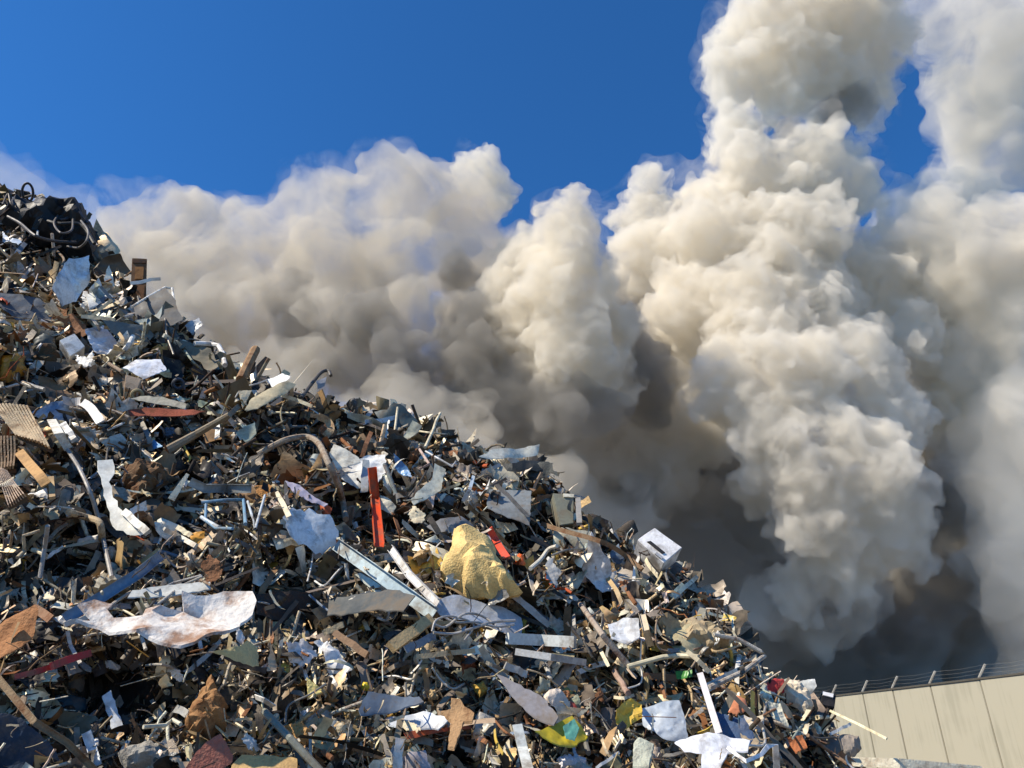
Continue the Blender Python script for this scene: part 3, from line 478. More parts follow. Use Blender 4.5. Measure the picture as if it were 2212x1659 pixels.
Bm('D', 'long_pipe', 'pipe', 'long brown double pipe slanting down at the lower edge', [(-20, 880), (300, 1265), (580, 1440), (820, 1680)], 56, (.24, .17, .10), 'rust', 'channel', (.6, .8, .6), lm='long brown double pipe')
S('D', 'pointed_lath', 'slat', 'white pointed slat standing in the dark hollow', [(885, 1020), (960, 972), (1022, 1170), (1082, 1290), (1032, 1395), (978, 1290), (935, 1160)], (.72, .76, .80), lift=.8, crumple=.02, lm='white pointed slat')
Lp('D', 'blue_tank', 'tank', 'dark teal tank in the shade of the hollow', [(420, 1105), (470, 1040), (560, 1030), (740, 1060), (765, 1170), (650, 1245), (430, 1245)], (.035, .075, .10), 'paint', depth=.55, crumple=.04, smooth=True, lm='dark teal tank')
Lp('D', 'rust_mound', 'scrap', 'brown pyramid shaped rusty lump at the bottom of the heap', [(1800, 878), (1880, 980), (1955, 1100), (1965, 1350), (1780, 1420), (1600, 1402), (1588, 1250), (1700, 1050)], (.32, .17, .07), 'rust', depth=.5, crumple=.35, jag=.5, lm='brown pyramid lump')
Bm('D', 'bent_wire', 'wire', 'cream bent wire lying across the dark hollow', [(1238, 1305), (1430, 1292), (1492, 1242), (1560, 1282)], 34, (.66, .62, .48), 'paint', 'round', (.6, .6))
Lp('D', 'concrete_chunk', 'chunk', 'rough grey concrete chunk at the bottom edge', [(1010, 1540), (1160, 1480), (1300, 1450), (1530, 1490), (1622, 1620), (1500, 1690), (1080, 1690)], (.30, .28, .24), 'stone', depth=.4, crumple=.25, lm='grey concrete chunk')
S('D', 'clay_slab', 'slab', 'terracotta red slab beside the grey concrete chunk', [(1780, 1500), (1900, 1440), (2002, 1600), (1850, 1710), (1585, 1710), (1680, 1590)], (.36, .13, .09), 'stone', lift=.5, crumple=.03, thick=.06, lm='terracotta slab')
S('D', 'wood_board', 'board', 'golden tan board lying flat along the bottom edge', [(1995, 1680), (2085, 1588), (2300, 1585), (2560, 1602), (2560, 1700), (2000, 1710)], (.55, .35, .14), 'wood', lift=.55, crumple=.01, thick=.04, lm='golden tan board')
S('D', 'yellow_cloth', 'cloth', 'pale yellow cloth tucked under the rust stained white sheet', [(1818, 772), (2062, 652), (2150, 548), (2250, 560), (2260, 700), (2200, 742), (2000, 782)], (.62, .50, .24), 'cloth', lift=.5, crumple=.15, lm='pale yellow cloth')
S('D', 'tarp', 'tarp', 'big dark navy tarp in the lower corner of the heap', [(-30, 1220), (200, 1290), (450, 1500), (570, 1700), (-30, 1700)], (.03, .05, .085), 'cloth', lift=.3, crumple=.08, lm='dark navy tarp')
Bm('D', 'white_channel', 'channel', 'pale blue white channel end poking up below the dark teal tank', [(745, 1350), (790, 1480), (838, 1640)], 74, (.62, .67, .72), 'paint', 'channel', (.7, .6))
S('E', 'dark_plate', 'panel', 'dark slate panel with white paint spots under the yellow foam block', [(600, 130), (900, 140), (1200, 162), (1400, 262), (1302, 382), (1000, 350), (800, 330), (600, 312)], (.055, .062, .062), lift=.45, crumple=.03, lm='dark slate panel')
S('E', 'dark_plate', 'panel', 'blackish brown panel joined to the left of the dark slate panel', [(0, 165), (300, 148), (592, 155), (592, 335), (240, 402), (0, 335)], (.055, .042, .034), 'rust', lift=.4, crumple=.05)
Bm('E', 'steel_channel', 'channel', 'long pale teal channel slanting down to the silver sheet', [(690, -275), (1100, 15), (1330, 180), (1540, 330)], 118, (.36, .45, .48), 'paint', 'channel', (.6, .75), lm='pale teal channel')
Bm('E', 'steel_channel', 'channel', 'light grey narrow channel lying alongside the pale teal channel', [(1170, -235), (1330, -10), (1575, 235)], 66, (.60, .59, .57), 'paint', 'channel', (.6, .8), roll=-.3)
S('E', 'silver_sheet', 'sheet', 'silver bent metal sheet in front of the yellow foam block', [(1520, 262), (1700, 190), (1950, 215), (2212, 238), (2318, 262), (2322, 445), (2212, 440), (1900, 382), (1600, 345)], (.55, .57, .59), 'metal', lift=.6, tilt=(0, .3), crumple=.06, lm='silver bent sheet')
Bm('E', 'lumber', 'board', 'pair of joined tan wooden boards below the pale teal channel', [(1165, 618), (1510, 372)], 92, (.55, .38, .18), 'wood', 'box', (.65, .65), roll=.2, lm='joined tan boards')
for i, pts in enumerate([[(1530, 490), (1700, 500), (1850, 460), (2050, 400), (2240, 385)], [(1540, 420), (1640, 440), (1800, 330), (1960, 350), (2120, 470)], [(1600, 340), (1720, 400), (1900, 400), (2080, 440), (2230, 420)], [(1520, 480), (1560, 380), (1700, 350), (1880, 420), (1800, 560)]]):
    Bm('E', 'wire', 'wire', ['lowest grey wire looping out under the silver bent sheet', 'middle grey wire arching over the tangle at the silver bent sheet', 'upper grey wire pressed close under the silver bent sheet', 'grey wire curling back on itself left of the other sheet wires'][i], pts, 24 - 2 * i, (.42, .40, .37), 'metal', 'round', (.8, .9, .8), True)
S('E', 'crumpled_sheet', 'sheet', 'pinkish white crumpled sheet left one of two below the dark panel', [(240, 622), (400, 568), (470, 620), (525, 700), (380, 802), (290, 762)], (.70, .65, .62), crumple=.25, jag=.5, lm='pinkish crumpled sheet')
S('E', 'crumpled_sheet', 'sheet', 'bright white folded sheet right next to the pinkish crumpled sheet', [(508, 602), (620, 588), (720, 650), (822, 780), (720, 812), (620, 802), (590, 692)], (.76, .75, .73), crumple=.25, jag=.4)
Bm('E', 'lath', 'lath', 'brown lath leading down to the joined tan boards', [(680, 488), (965, 685)], 58, (.24, .15, .09), 'wood', 'box', (.5, .5))
Bm('E', 'lath', 'lath', 'short tan lath above the brown lath', [(585, 495), (755, 418)], 50, (.55, .44, .27), 'wood', 'box', (.5, .5))
Bm('E', 'long_strip', 'strip', 'long tan strip lying level above the copper red wad', [(1385, 702), (1640, 668), (1885, 648)], 42, (.46, .36, .22), 'wood', 'box', (.55, .55))
Lp('E', 'copper_wad', 'scrap', 'copper red crumpled wad among dull grey scrap', [(1690, 852), (1760, 690), (1862, 690), (1905, 800), (1800, 905), (1700, 900)], (.34, .12, .06), 'rust', depth=.5, crumple=.4, jag=.5, lm='copper red wad')
S('E', 'slate_sheet', 'sheet', 'slate blue flat sheet tilted above the shiny silver flap', [(880, 1205), (962, 1050), (1200, 1060), (1402, 1080), (1442, 1132), (1200, 1190), (900, 1242)], (.13, .16, .20), lift=.5, tilt=(0, .2), crumple=.02, lm='slate blue sheet')
S('E', 'silver_flap', 'sheet', 'shiny silver flap under the slate blue sheet', [(1120, 1230), (1340, 1182), (1442, 1158), (1672, 1262), (1582, 1352), (1362, 1352), (1150, 1320)], (.62, .66, .70), 'metal', lift=.45, crumple=.1)
S('E', 'rusty_cross', 'bracket', 'tan rusty cross shaped bracket standing at the bottom', [(1688, 1090), (1762, 1098), (1800, 1160), (1885, 1222), (1872, 1292), (1800, 1292), (1765, 1420), (1722, 1545), (1668, 1532), (1680, 1400), (1692, 1282), (1598, 1202), (1690, 1180)], (.42, .25, .12), 'rust', lift=.85, crumple=.01, thick=.035, bend=0, lm='rusty cross bracket')
Lp('E', 'sponge', 'foam', 'small golden foam lump beside the copper red wad', [(1860, 952), (1960, 918), (2012, 1000), (1932, 1055)], (.62, .38, .08), depth=.6, crumple=.3)
Lp('E', 'yellow_ball', 'ball', 'small bright yellow ball in a dark gap', [(905, 960), (925, 922), (965, 925), (985, 965), (960, 995), (920, 990)], (.70, .50, .03), 'plastic', lift=.3, depth=1.0, crumple=.0, jag=.02, smooth=True, lm='small yellow ball')
S('E', 'yellow_scrap', 'scrap', 'pale yellow triangular scrap left of the small yellow ball', [(440, 908), (585, 1002), (458, 1092)], (.62, .52, .2), 'foam', crumple=.1)
Lp('E', 'white_wad', 'scrap', 'round white crumpled wad left of the slate blue sheet', [(390, 1180), (470, 1148), (600, 1202), (592, 1302), (470, 1312), (405, 1260)], (.78, .77, .75), 'cloth', depth=.5, crumple=.4, jag=.5, lm='round white wad')
Bm('E', 'long_pipe', 'pipe', 'long grey olive pipe slanting down to the bottom edge', [(70, 1170), (300, 1410), (560, 1690)], 64, (.24, .24, .19), 'metal', 'round', (.6, .8), lm='long grey olive pipe')
Lp('E', 'foam_lump', 'foam', 'orange tan foam lump beside the long grey olive pipe', [(240, 1302), (400, 1268), (520, 1400), (440, 1505), (300, 1480)], (.48, .27, .10), depth=.5, crumple=.3)
Bm('E', 'flat_bar', 'bar', 'blue grey flat bar just beneath the joined tan boards', [(1290, 640), (1545, 515)], 62, (.30, .35, .40), 'metal', 'flat', (.5, .5))

# --- lower right
S('G', 'triangular_sheet', 'sheet', 'big grey triangular sheet slanting down among coloured scraps', [(-120, 890), (0, 935), (270, 1060), (402, 1232), (362, 1302), (200, 1252), (0, 1060)], (.22, .21, .22), lift=.7, crumple=.02, lm='grey triangular sheet')
Bm('G', 'flat_bar', 'bar', 'broad pale bar lying level at the right of the silver bent sheet', [(-40, 540), (250, 555), (545, 572)], 92, (.58, .60, .57), 'paint', 'box', (.6, .6), lm='broad pale bar')
Bm('G', 'flat_bar', 'bar', 'narrower grey bar lying level below the broad pale bar', [(35, 655), (330, 700), (630, 748)], 58, (.45, .45, .44), 'metal', 'box', (.55, .55))
Bm('G', 'flat_bar', 'bar', 'shortest grey bar lowest of the level bars', [(-60, 770), (130, 850)], 58, (.42, .41, .39), 'metal', 'box', (.55, .55))
Bm('G', 'slanted_pipe', 'pipe', 'taupe pipe slanting down to meet the cream level pipe', [(590, 245), (790, 520), (1015, 785)], 52, (.36, .30, .24), 'rust', 'round', (.75, .75), lm='taupe slanted pipe')
Bm('G', 'level_pipe', 'pipe', 'long cream pipe lying level under the shaggy tan bundle', [(1000, 785), (1300, 702), (1450, 688), (1610, 700)], 42, (.56, .50, .34), 'paint', 'round', (.8, .75), lm='cream level pipe')
Bm('G', 'upright_strut', 'strut', 'cream upright strut in front of the pale plate', [(1125, 335), (1160, 470), (1198, 610)], 60, (.52, .44, .32), 'wood', 'channel', (.75, .75))
Bm('G', 'bent_rod', 'rod', 'long rod bent into an arrow point jutting past the skyline', [(1740, 508), (1960, 550), (2150, 655), (2182, 692), (1990, 832), (1700, 965)], 38, (.46, .42, .35), 'rust', 'round', (.5, .55, .5), lm='arrow bent rod')
Bm('G', 'lilac_post', 'post', 'pale lilac post standing above the big white folded sheet', [(1625, 845), (1715, 1130), (1792, 1370)], 56, (.62, .58, .58), 'paint', 'box', (.8, .7), lm='pale lilac post')
Lp('G', 'fibre_bundle', 'bundle', 'shaggy tan bundle of fibres and twigs near the skyline', [(1215, 425), (1360, 385), (1500, 380), (1750, 475), (1910, 560), (1800, 645), (1500, 685), (1250, 645)], (.38, .30, .18), 'wood', depth=.25, crumple=.35, jag=.8, lm='shaggy tan bundle')
S('G', 'pale_plate', 'plate', 'pale bluish white plate behind the cream upright strut', [(828, 440), (960, 398), (1092, 430), (1105, 560), (1000, 645), (860, 602)], (.62, .64, .66), lift=.45, crumple=.08, lm='pale plate')
Lp('G', 'orange_disc', 'disc', 'salmon orange round disc with fluted edge near the wall side', [(1850, 1110), (1880, 1050), (1950, 1032), (2020, 1070), (2035, 1140), (2010, 1200), (1940, 1215), (1870, 1180)], (.66, .25, .12), 'plastic', lift=.5, depth=.25, crumple=.06, jag=.12, lm='salmon orange disc')
S('G', 'yellow_sheet', 'sheet', 'bright yellow crumpled plastic beside the pale blue plastic sheet', [(880, 1190), (940, 1130), (1012, 1088), (1112, 1130), (1112, 1242), (1040, 1280), (962, 1345), (890, 1282)], (.68, .44, .06), 'plastic', lift=.5, crumple=.25, lm='bright yellow plastic')
S('G', 'yellow_banner', 'banner', 'yellow green printed plastic banner near the bottom edge', [(178, 1412), (350, 1320), (520, 1218), (600, 1300), (662, 1392), (520, 1502), (350, 1502)], (.55, .42, .03), 'plastic', lift=.5, crumple=.14, lm='yellow green banner')
S('G', 'green_scrap', 'scrap', 'teal green plastic patch lying across the yellow green banner', [(440, 1320), (540, 1250), (580, 1330), (545, 1420), (470, 1400)], (.10, .30, .24), 'plastic', lift=.62, crumple=.1)
S('G', 'plastic_sheet', 'sheet', 'pale blue grey plastic sheet draped below the lilac post', [(1120, 1150), (1280, 1110), (1442, 1098), (1500, 1260), (1525, 1445), (1400, 1440), (1300, 1420), (1130, 1292)], (.48, .53, .58), 'plastic', lift=.45, crumple=.09, lm='pale blue plastic sheet')
S('G', 'folded_sheet', 'sheet', 'big bright white folded sheet at the lower right of the heap', [(1418, 1492), (1560, 1440), (1700, 1388), (1880, 1380), (2045, 1380), (2032, 1492), (1862, 1525), (1830, 1600), (1802, 1680), (1640, 1680), (1650, 1562), (1500, 1555)], (.80, .80, .82), 'paint', lift=.7, crumple=.07, lm='big white folded sheet')
Bm('H', 'bent_strip', 'strip', 'white ribbon like strip dipping and rising past the big white folded sheet', [(55, 1248), (120, 1300), (190, 1348), (300, 1302), (350, 1240), (405, 1235), (415, 1420)], 34, (.78, .77, .76), 'paint', 'flat', (.7, .75, .7), taper=(.7, .8, 1.5), lm='white ribbon strip')
Lp('G', 'white_wad', 'scrap', 'speckled white wad on the bottom edge under the yellow green banner', [(390, 1580), (480, 1540), (640, 1600), (650, 1690), (400, 1690)], (.74, .73, .78), 'cloth', depth=.4, crumple=.35, jag=.6)
Bm('G', 'white_lath', 'slat', 'pale grey white slat standing at the bottom edge beside the banner', [(45, 1285), (90, 1480), (145, 1690)], 88, (.60, .61, .56), 'paint', 'flat', (.75, .6), roll=.3)
Bm('G', 'brown_board', 'board', 'dark brown board with pale edge under the cream level pipe', [(1125, 862), (1290, 872), (1425, 885)], 54, (.20, .11, .06), 'wood', 'box', (.5, .5))
S('G', 'green_scrap', 'scrap', 'vivid green scrap at the end of the dark brown board', [(1415, 835), (1560, 828), (1565, 885), (1425, 895)], (.05, .22, .03), 'plastic', lift=.5)
S('G', 'crumpled_sheet', 'sheet', 'creamy pink crumpled sheet above the grey triangular sheet', [(258, 1020), (400, 958), (525, 1080), (380, 1135), (300, 1090)], (.66, .56, .46), 'cloth', crumple=.25)
Bm('G', 'pipe_stub', 'pipe', 'brown pink pipe stub below the taupe slanted pipe', [(885, 825), (1005, 1015)], 52, (.36, .25, .19), 'rust', 'round', (.55, .6))
S('G', 'dark_flap', 'panel', 'dark olive flap with white edge at the bottom beside the speckled wad', [(730, 1690), (925, 1530), (965, 1690)], (.10, .10, .06), 'paint', lift=.5)
Bm('G', 'white_edge', 'strip', 'thin white edge strip leaning on the dark olive flap', [(728, 1662), (925, 1525)], 24, WHITE, 'paint', 'flat', (.6, .6))
S('G', 'pale_slab', 'slab', 'pale green grey slab upright on the bottom edge', [(1055, 1500), (1100, 1448), (1225, 1482), (1185, 1690), (1045, 1690)], (.46, .47, .37), 'stone', lift=.55, crumple=.04, thick=.05)
Lp('H', 'printed_bag', 'bag', 'cream printed bag perched on the skyline near the wall', [(430, 800), (500, 765), (560, 778), (600, 800), (650, 860), (682, 970), (622, 1012), (500, 932), (430, 880)], (.62, .53, .40), 'cloth', lift=.3, depth=.45, crumple=.25, lm='cream printed bag')
S('H', 'red_cloth', 'cloth', 'red and white cloth beside the cream printed bag', [(340, 800), (400, 770), (468, 768), (472, 832), (400, 852), (350, 840)], (.50, .05, .05), 'cloth', lift=.5, crumple=.2)
S('H', 'plastic_scrap', 'plastic', 'clear grey plastic corner sticking up behind the cream printed bag', [(560, 772), (692, 758), (704, 800), (640, 862)], (.52, .54, .53), 'plastic', lift=.35, crumple=.1)
crate('H', 'black_box', 'box', 'black box with white lid where the heap meets the wall', [(740, 850), (850, 862), (835, 960), (745, 945)], .3, BLACK, 'dark', .3, lm='black box with white lid', parts=[('lid', [(748, 840), (828, 858), (824, 884), (752, 866)], (.72, .72, .72), 'paint')])
Bm('H', 'cream_stick', 'stick', 'long thin cream stick jutting out over the wall', [(795, 978), (1000, 1075), (1215, 1185)], 17, (.74, .68, .46), 'wood', 'box', (.4, .6), lm='jutting cream stick')
Bm('H', 'white_stick', 'stick', 'shorter grey white stick rising under the jutting cream stick', [(800, 1152), (950, 1078)], 20, (.62, .61, .57), 'wood', 'box', (.35, .4))
Bm('H', 'long_board', 'board', 'long cream board lying out along the foot of the wall', [(960, 1352), (1300, 1362), (1900, 1418)], 62, (.74, .68, .52), 'wood', 'box', (.15, .2), lm='long cream board')
Lp('H', 'grey_sack', 'sack', 'grey brown slumped sack at the outer edge of the heap', [(790, 1172), (900, 1160), (1010, 1172), (1032, 1262), (960, 1340), (900, 1325), (800, 1232)], (.27, .23, .19), 'cloth', lift=.2, depth=.5, crumple=.15, lm='grey brown sack')
S('H', 'rust_scrap', 'scrap', 'orange rust plate scrap left of the grey brown sack', [(488, 1190), (600, 1168), (632, 1260), (550, 1302)], (.38, .13, .05), 'rust', lift=.45, crumple=.12)
S('H', 'cream_wad', 'cloth', 'pale greenish cream wad between the disc and the printed bag', [(350, 960), (440, 958), (502, 1100), (380, 1072)], (.60, .57, .44), 'cloth', lift=.4, crumple=.25)
S('H', 'blue_cloth', 'cloth', 'dark blue cloth hanging below the salmon orange disc', [(-30, 1000), (100, 1040), (182, 1052), (252, 1170), (205, 1282), (60, 1200), (-30, 1160)], (.06, .10, .18), 'cloth', lift=.3, crumple=.12, lm='dark blue cloth')
Bm('H', 'brown_rod', 'rod', 'long brown rod running down to the grey brown sack', [(640, 1160), (800, 1280), (965, 1395)], 26, (.22, .14, .09), 'rust', 'round', (.5, .5))
Bm('G', 'thin_bar', 'bar', 'cream thin bar hanging from the shaggy tan bundle', [(1510, 650), (1610, 730), (1705, 830)], 40, (.55, .48, .33), 'wood', 'flat', (.8, .7))
Bm('G', 'blue_rail', 'rail', 'pale blue grey angle rail at the end of the arrow bent rod', [(1690, 965), (1850, 880), (2010, 800)], 66, (.38, .44, .43), 'paint', 'angle', (.5, .5))
# ------------------------------------------------------------------ middle-sized pieces, each its own object, named by what lies next to it
def near(u, v):
    best = sorted(LANDM, key=lambda l: math.hypot(l[0] - u, (l[1] - v) * 1.25))[:4]; out = []
    for x, y, n in best:
        du, dv = u - x, v - y
        if abs(dv) > abs(du) * .8: out.append(('above the ' if dv < 0 else 'below the ') + n)
        else: out.append(('left of the ' if du < 0 else 'right of the ') + n)
    return out
COLS = [('white', WHITE, 'paint', 16), ('cream', CREAM, 'wood', 10), ('light grey', LGREY, 'metal', 14), ('grey', GREY, 'metal', 14), ('dark grey', DGREY, 'dark', 14), ('rusty', (.24, .11, .05), 'rust', 9), ('tan', TAN, 'wood', 9), ('taupe', TAUPE, 'rust', 8),
        ('slate blue', (.14, .19, .25), 'paint', 6), ('pale blue', (.45, .54, .62), 'paint', 5), ('sage green', SAGE, 'paint', 2), ('yellow', (.6, .42, .08), 'plastic', 2), ('orange', (.55, .15, .03), 'plastic', 1), ('red', (.38, .05, .04), 'paint', 1)]
rng = random.Random(11)
KM = [('bent_rod', 'rod', 'bent rod', 74), ('metal_strip', 'strip', 'flat strip', 66), ('torn_sheet', 'sheet', 'torn sheet', 84), ('angle_bar', 'bar', 'angle bar', 40), ('pipe_piece', 'pipe', 'pipe piece', 36), ('crumpled_scrap', 'scrap', 'crumpled scrap', 60)]
taken = [(x, y) for x, y, _ in LANDM]
for name, cat, phrase, cnt in KM:
    for k in range(cnt):
        for _ in range(40):
            u = rng.uniform(15, 1830); v = rng.uniform(sil(u) + 2, 1640)
            if v < 1655 and all(math.hypot(u - a, v - b) > 26 for a, b in taken): break
        taken.append((u, v)); c = rng.choices(COLS, [x[3] for x in COLS])[0]; jit = [max(.012, x * rng.uniform(.8, 1.2)) for x in c[1]]
        kind = c[2] if name not in ('bent_rod', 'pipe_piece', 'angle_bar') or c[2] in ('rust', 'paint') else 'metal'
        if c[0] in ('white', 'cream', 'tan', 'yellow', 'orange') and kind == 'metal': kind = 'paint'
        col = tuple(round(x * 8) / 8 * .0 + x for x in c[1]); sz = rng.uniform(.7, 1.5); ang = rng.uniform(0, math.pi); HSEED[0] += 1; l0 = rng.uniform(.05, .4)
        ca, sa = math.cos(ang), math.sin(ang)
        if name in ('torn_sheet', 'crumpled_scrap'):
            big = name == 'torn_sheet'; n = rng.choice((3, 4, 4, 5, 5, 6)); r0 = (22 if big else 15) * sz; el = rng.uniform(.3, .85) if big else rng.uniform(.6, 1)
            pts = []
            for i in range(n):
                t = 2 * math.pi * (i + rng.uniform(-.3, .3)) / n; r = r0 * rng.uniform(.65, 1.2); x, y = r * math.cos(t), r * math.sin(t) * el; pts.append((u + x * ca - y * sa, v + x * sa + y * ca))
            tl = (rng.uniform(-.8, .8), rng.uniform(-.7, .8))
            if big: bm = sheet_bm(pts, l0, tl, rng.uniform(.02, .22), rng.uniform(0, .25), .012, rng.choice((.1, .5)), HSEED[0])
            else: bm = lump_bm(pts, l0 * .6, tl, .5, .4, .6, HSEED[0])
            size = ('large ' if sz > 1.2 else 'small ' if sz < .9 else '')
        else:
            Ln = {'bent_rod': 62, 'metal_strip': 46, 'angle_bar': 52, 'pipe_piece': 34}[name] * sz; wd = {'bent_rod': rng.uniform(3, 5.5), 'metal_strip': rng.uniform(6, 12), 'angle_bar': rng.uniform(6, 11), 'pipe_piece': rng.uniform(7, 13)}[name]
            p = [(u - ca * Ln / 2, v - sa * Ln / 2), (u + rng.uniform(-.12, .12) * Ln * sa, v + rng.uniform(-.12, .12) * Ln * ca), (u + ca * Ln / 2, v + sa * Ln / 2)]
            if name == 'bent_rod' and rng.random() < .5: a2 = ang + rng.choice((-1, 1)) * rng.uniform(.6, 1.8); p.append((p[2][0] + math.cos(a2) * Ln * .4, p[2][1] + math.sin(a2) * Ln * .4))
            pa = path3(p, (l0, l0 + rng.uniform(0, .3), l0 + rng.uniform(-.1, .25)))
            if name in ('metal_strip', 'bent_rod'): pa = smooth_path(pa, 4)
            ww = wd / F * np.dot(pa[1] - CAM, CF); bm = bmesh.new()
            sweep(bm, pa, prof({'bent_rod': 'round', 'metal_strip': 'flat', 'angle_bar': 'angle', 'pipe_piece': 'round'}[name], ww), None, rng.uniform(-1, 1) if name == 'metal_strip' else 0)
            size = ('long ' if sz > 1.2 else 'short ' if sz < .9 else '')
        lean = '' if name == 'crumpled_scrap' else ' lying level' if abs(sa) < .35 else ' standing upright' if abs(sa) > .93 else ' slanting'
        lab = None
        for nr in near(u, v):
            for tail in (lean, ''):
                t = f'{size}{c[0]} {phrase}{tail} {nr}'
                if t not in USED and 4 <= len(t.split()) <= 16: lab = t; break
            if lab: break
        o = from_bm(name, bm, mat(kind, col), smooth=name in ('bent_rod', 'pipe_piece'))
        g = None
        if lab is None:
            nr = near(u, v); lab = f'{size}{c[0]} {phrase} {nr[0]} and {nr[1]}'
            lab = ' '.join(lab.split()[:16]); g = phrase + 's mixed together in the heap'
        USED.add(lab); tag(o, lab, cat, g or (phrase + 's in the scrap heap'))

# ------------------------------------------------------------------ the fine scrap nobody could count
rs = np.random.default_rng(5)
HG = np.array([[hgt(u, v) for v in range(280, 1900, 20)] for u in range(-220, 2080, 20)])
def hgt_n(u, v):
    x = np.clip((u + 220) / 20, 0, HG.shape[0] - 1.01); y = np.clip((v - 280) / 20, 0, HG.shape[1] - 1.01); i, j = x.astype(int), y.astype(int); a, b = x - i, y - j
    return HG[i, j] * (1 - a) * (1 - b) + HG[i + 1, j] * a * (1 - b) + HG[i, j + 1] * (1 - a) * b + HG[i + 1, j + 1] * a * b
def cast_n(u, v, lift):
    r = CR[None] * (u - W2)[:, None] + CF[None] * F + CU[None] * (H2 - v)[:, None]; off = hgt_n(u, v) + lift
    s = (CAMH + PA * PD - off * 1.456) / (PA * r[:, 1] - PB * r[:, 0] - r[:, 2]); return CAM + r * s[:, None], s * F
def spots(n, edge=4):
    U = rs.uniform(-200, 1900, n * 3); V = rs.uniform(300, 1850, n * 3); ok = V > np.interp(U, SX, SY) + edge - 30 * rs.random(n * 3) ** 4; U, V = U[ok][:n], V[ok][:n]; return U, V
def slope_n(n, share=.6):
    R_ = rot_n(n); m = rs.random(n) < share; k = m.sum(); nn = PN[None] + rs.normal(0, .38, (k, 3)); nn /= np.linalg.norm(nn, axis=1, keepdims=True)
    a = np.cross(nn, rs.normal(size=(k, 3))); a /= np.linalg.norm(a, axis=1, keepdims=True); R_[m] = np.stack([a, np.cross(nn, a), nn], 2); return R_
# colour of the fine scrap by part of the heap: (u, v, spread) -> weights of the palette rows
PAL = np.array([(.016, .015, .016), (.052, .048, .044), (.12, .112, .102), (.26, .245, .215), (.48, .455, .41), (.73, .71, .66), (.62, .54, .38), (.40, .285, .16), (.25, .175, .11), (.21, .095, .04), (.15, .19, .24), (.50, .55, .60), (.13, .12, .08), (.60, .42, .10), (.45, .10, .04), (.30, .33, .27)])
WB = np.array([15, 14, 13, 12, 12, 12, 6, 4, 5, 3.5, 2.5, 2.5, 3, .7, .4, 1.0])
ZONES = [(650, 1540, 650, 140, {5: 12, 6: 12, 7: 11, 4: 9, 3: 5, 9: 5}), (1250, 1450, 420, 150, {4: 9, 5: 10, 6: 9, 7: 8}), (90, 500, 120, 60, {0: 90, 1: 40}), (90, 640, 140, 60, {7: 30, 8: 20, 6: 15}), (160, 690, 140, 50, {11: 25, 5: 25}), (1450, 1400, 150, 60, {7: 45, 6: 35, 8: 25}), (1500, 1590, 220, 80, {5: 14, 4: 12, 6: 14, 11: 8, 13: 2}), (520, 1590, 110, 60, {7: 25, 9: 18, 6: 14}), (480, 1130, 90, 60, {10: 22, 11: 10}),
         (1330, 1230, 110, 60, {0: 30, 9: 12, 8: 14}), (250, 1500, 170, 70, {0: 60, 1: 30}), (820, 960, 240, 60, {1: 20, 0: 20, 10: 6}), (700, 1550, 200, 70, {6: 10, 13: 2, 12: 8}), (1080, 1180, 80, 50, {0: 60}), (60, 1000, 80, 100, {8: 25, 7: 20})]  # near-black entries at the hollows put their shade into the scrap colour
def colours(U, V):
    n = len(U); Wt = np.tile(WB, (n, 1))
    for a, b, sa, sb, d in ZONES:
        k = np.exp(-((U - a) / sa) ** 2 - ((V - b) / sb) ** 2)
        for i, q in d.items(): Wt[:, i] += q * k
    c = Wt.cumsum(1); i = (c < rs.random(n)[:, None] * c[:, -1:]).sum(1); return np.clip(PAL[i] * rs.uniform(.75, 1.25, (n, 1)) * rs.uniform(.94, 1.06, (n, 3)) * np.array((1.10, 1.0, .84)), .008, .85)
def rot_n(n):
    q = rs.normal(size=(n, 4)); q /= np.linalg.norm(q, axis=1, keepdims=True); a, b, c, d = q.T
    return np.stack([1 - 2 * (c * c + d * d), 2 * (b * c - a * d), 2 * (b * d + a * c), 2 * (b * c + a * d), 1 - 2 * (b * b + d * d), 2 * (c * d - a * b), 2 * (b * d - a * c), 2 * (c * d + a * b), 1 - 2 * (b * b + c * c)], 1).reshape(n, 3, 3)
def grid_faces(a, b): return [(i * b + j, (i + 1) * b + j, (i + 1) * b + j + 1, i * b + j + 1) for i in range(a - 1) for j in range(b - 1)]
def tube_faces(a, m): return [(i * m + j, (i + 1) * m + j, (i + 1) * m + (j + 1) % m, i * m + (j + 1) % m) for i in range(a - 1) for j in range(m)]
def batch(name, label, parts, kind):
    VV, FF, CC, o = [], [], [], 0
    for V, faces, C in parts:
        n, k, _ = V.shape; VV.append(V.reshape(-1, 3)); f = np.array(faces); FF.append((f[None] + (np.arange(n) * k)[:, None, None] + o).reshape(-1, 4)); CC.append(np.repeat(C, k, 0)); o += n * k
    V = np.concatenate(VV); Fc = np.concatenate(FF); C = np.concatenate(CC)
    me = bpy.data.meshes.new(name); me.vertices.add(len(V)); me.vertices.foreach_set('co', V.astype(np.float32).ravel())
    me.loops.add(len(Fc) * 4); me.loops.foreach_set('vertex_index', Fc.astype(np.int32).ravel()); me.polygons.add(len(Fc))
    me.polygons.foreach_set('loop_start', np.arange(0, len(Fc) * 4, 4, dtype=np.int32)); me.polygons.foreach_set('loop_total', np.full(len(Fc), 4, np.int32)); me.update()
    at = me.color_attributes.new('Col', 'FLOAT_COLOR', 'POINT'); at.data.foreach_set('color', np.c_[C, np.ones(len(C))].astype(np.float32).ravel())
    return tag(link(name, me, [mat(kind, None, name)]), label, kind='stuff')
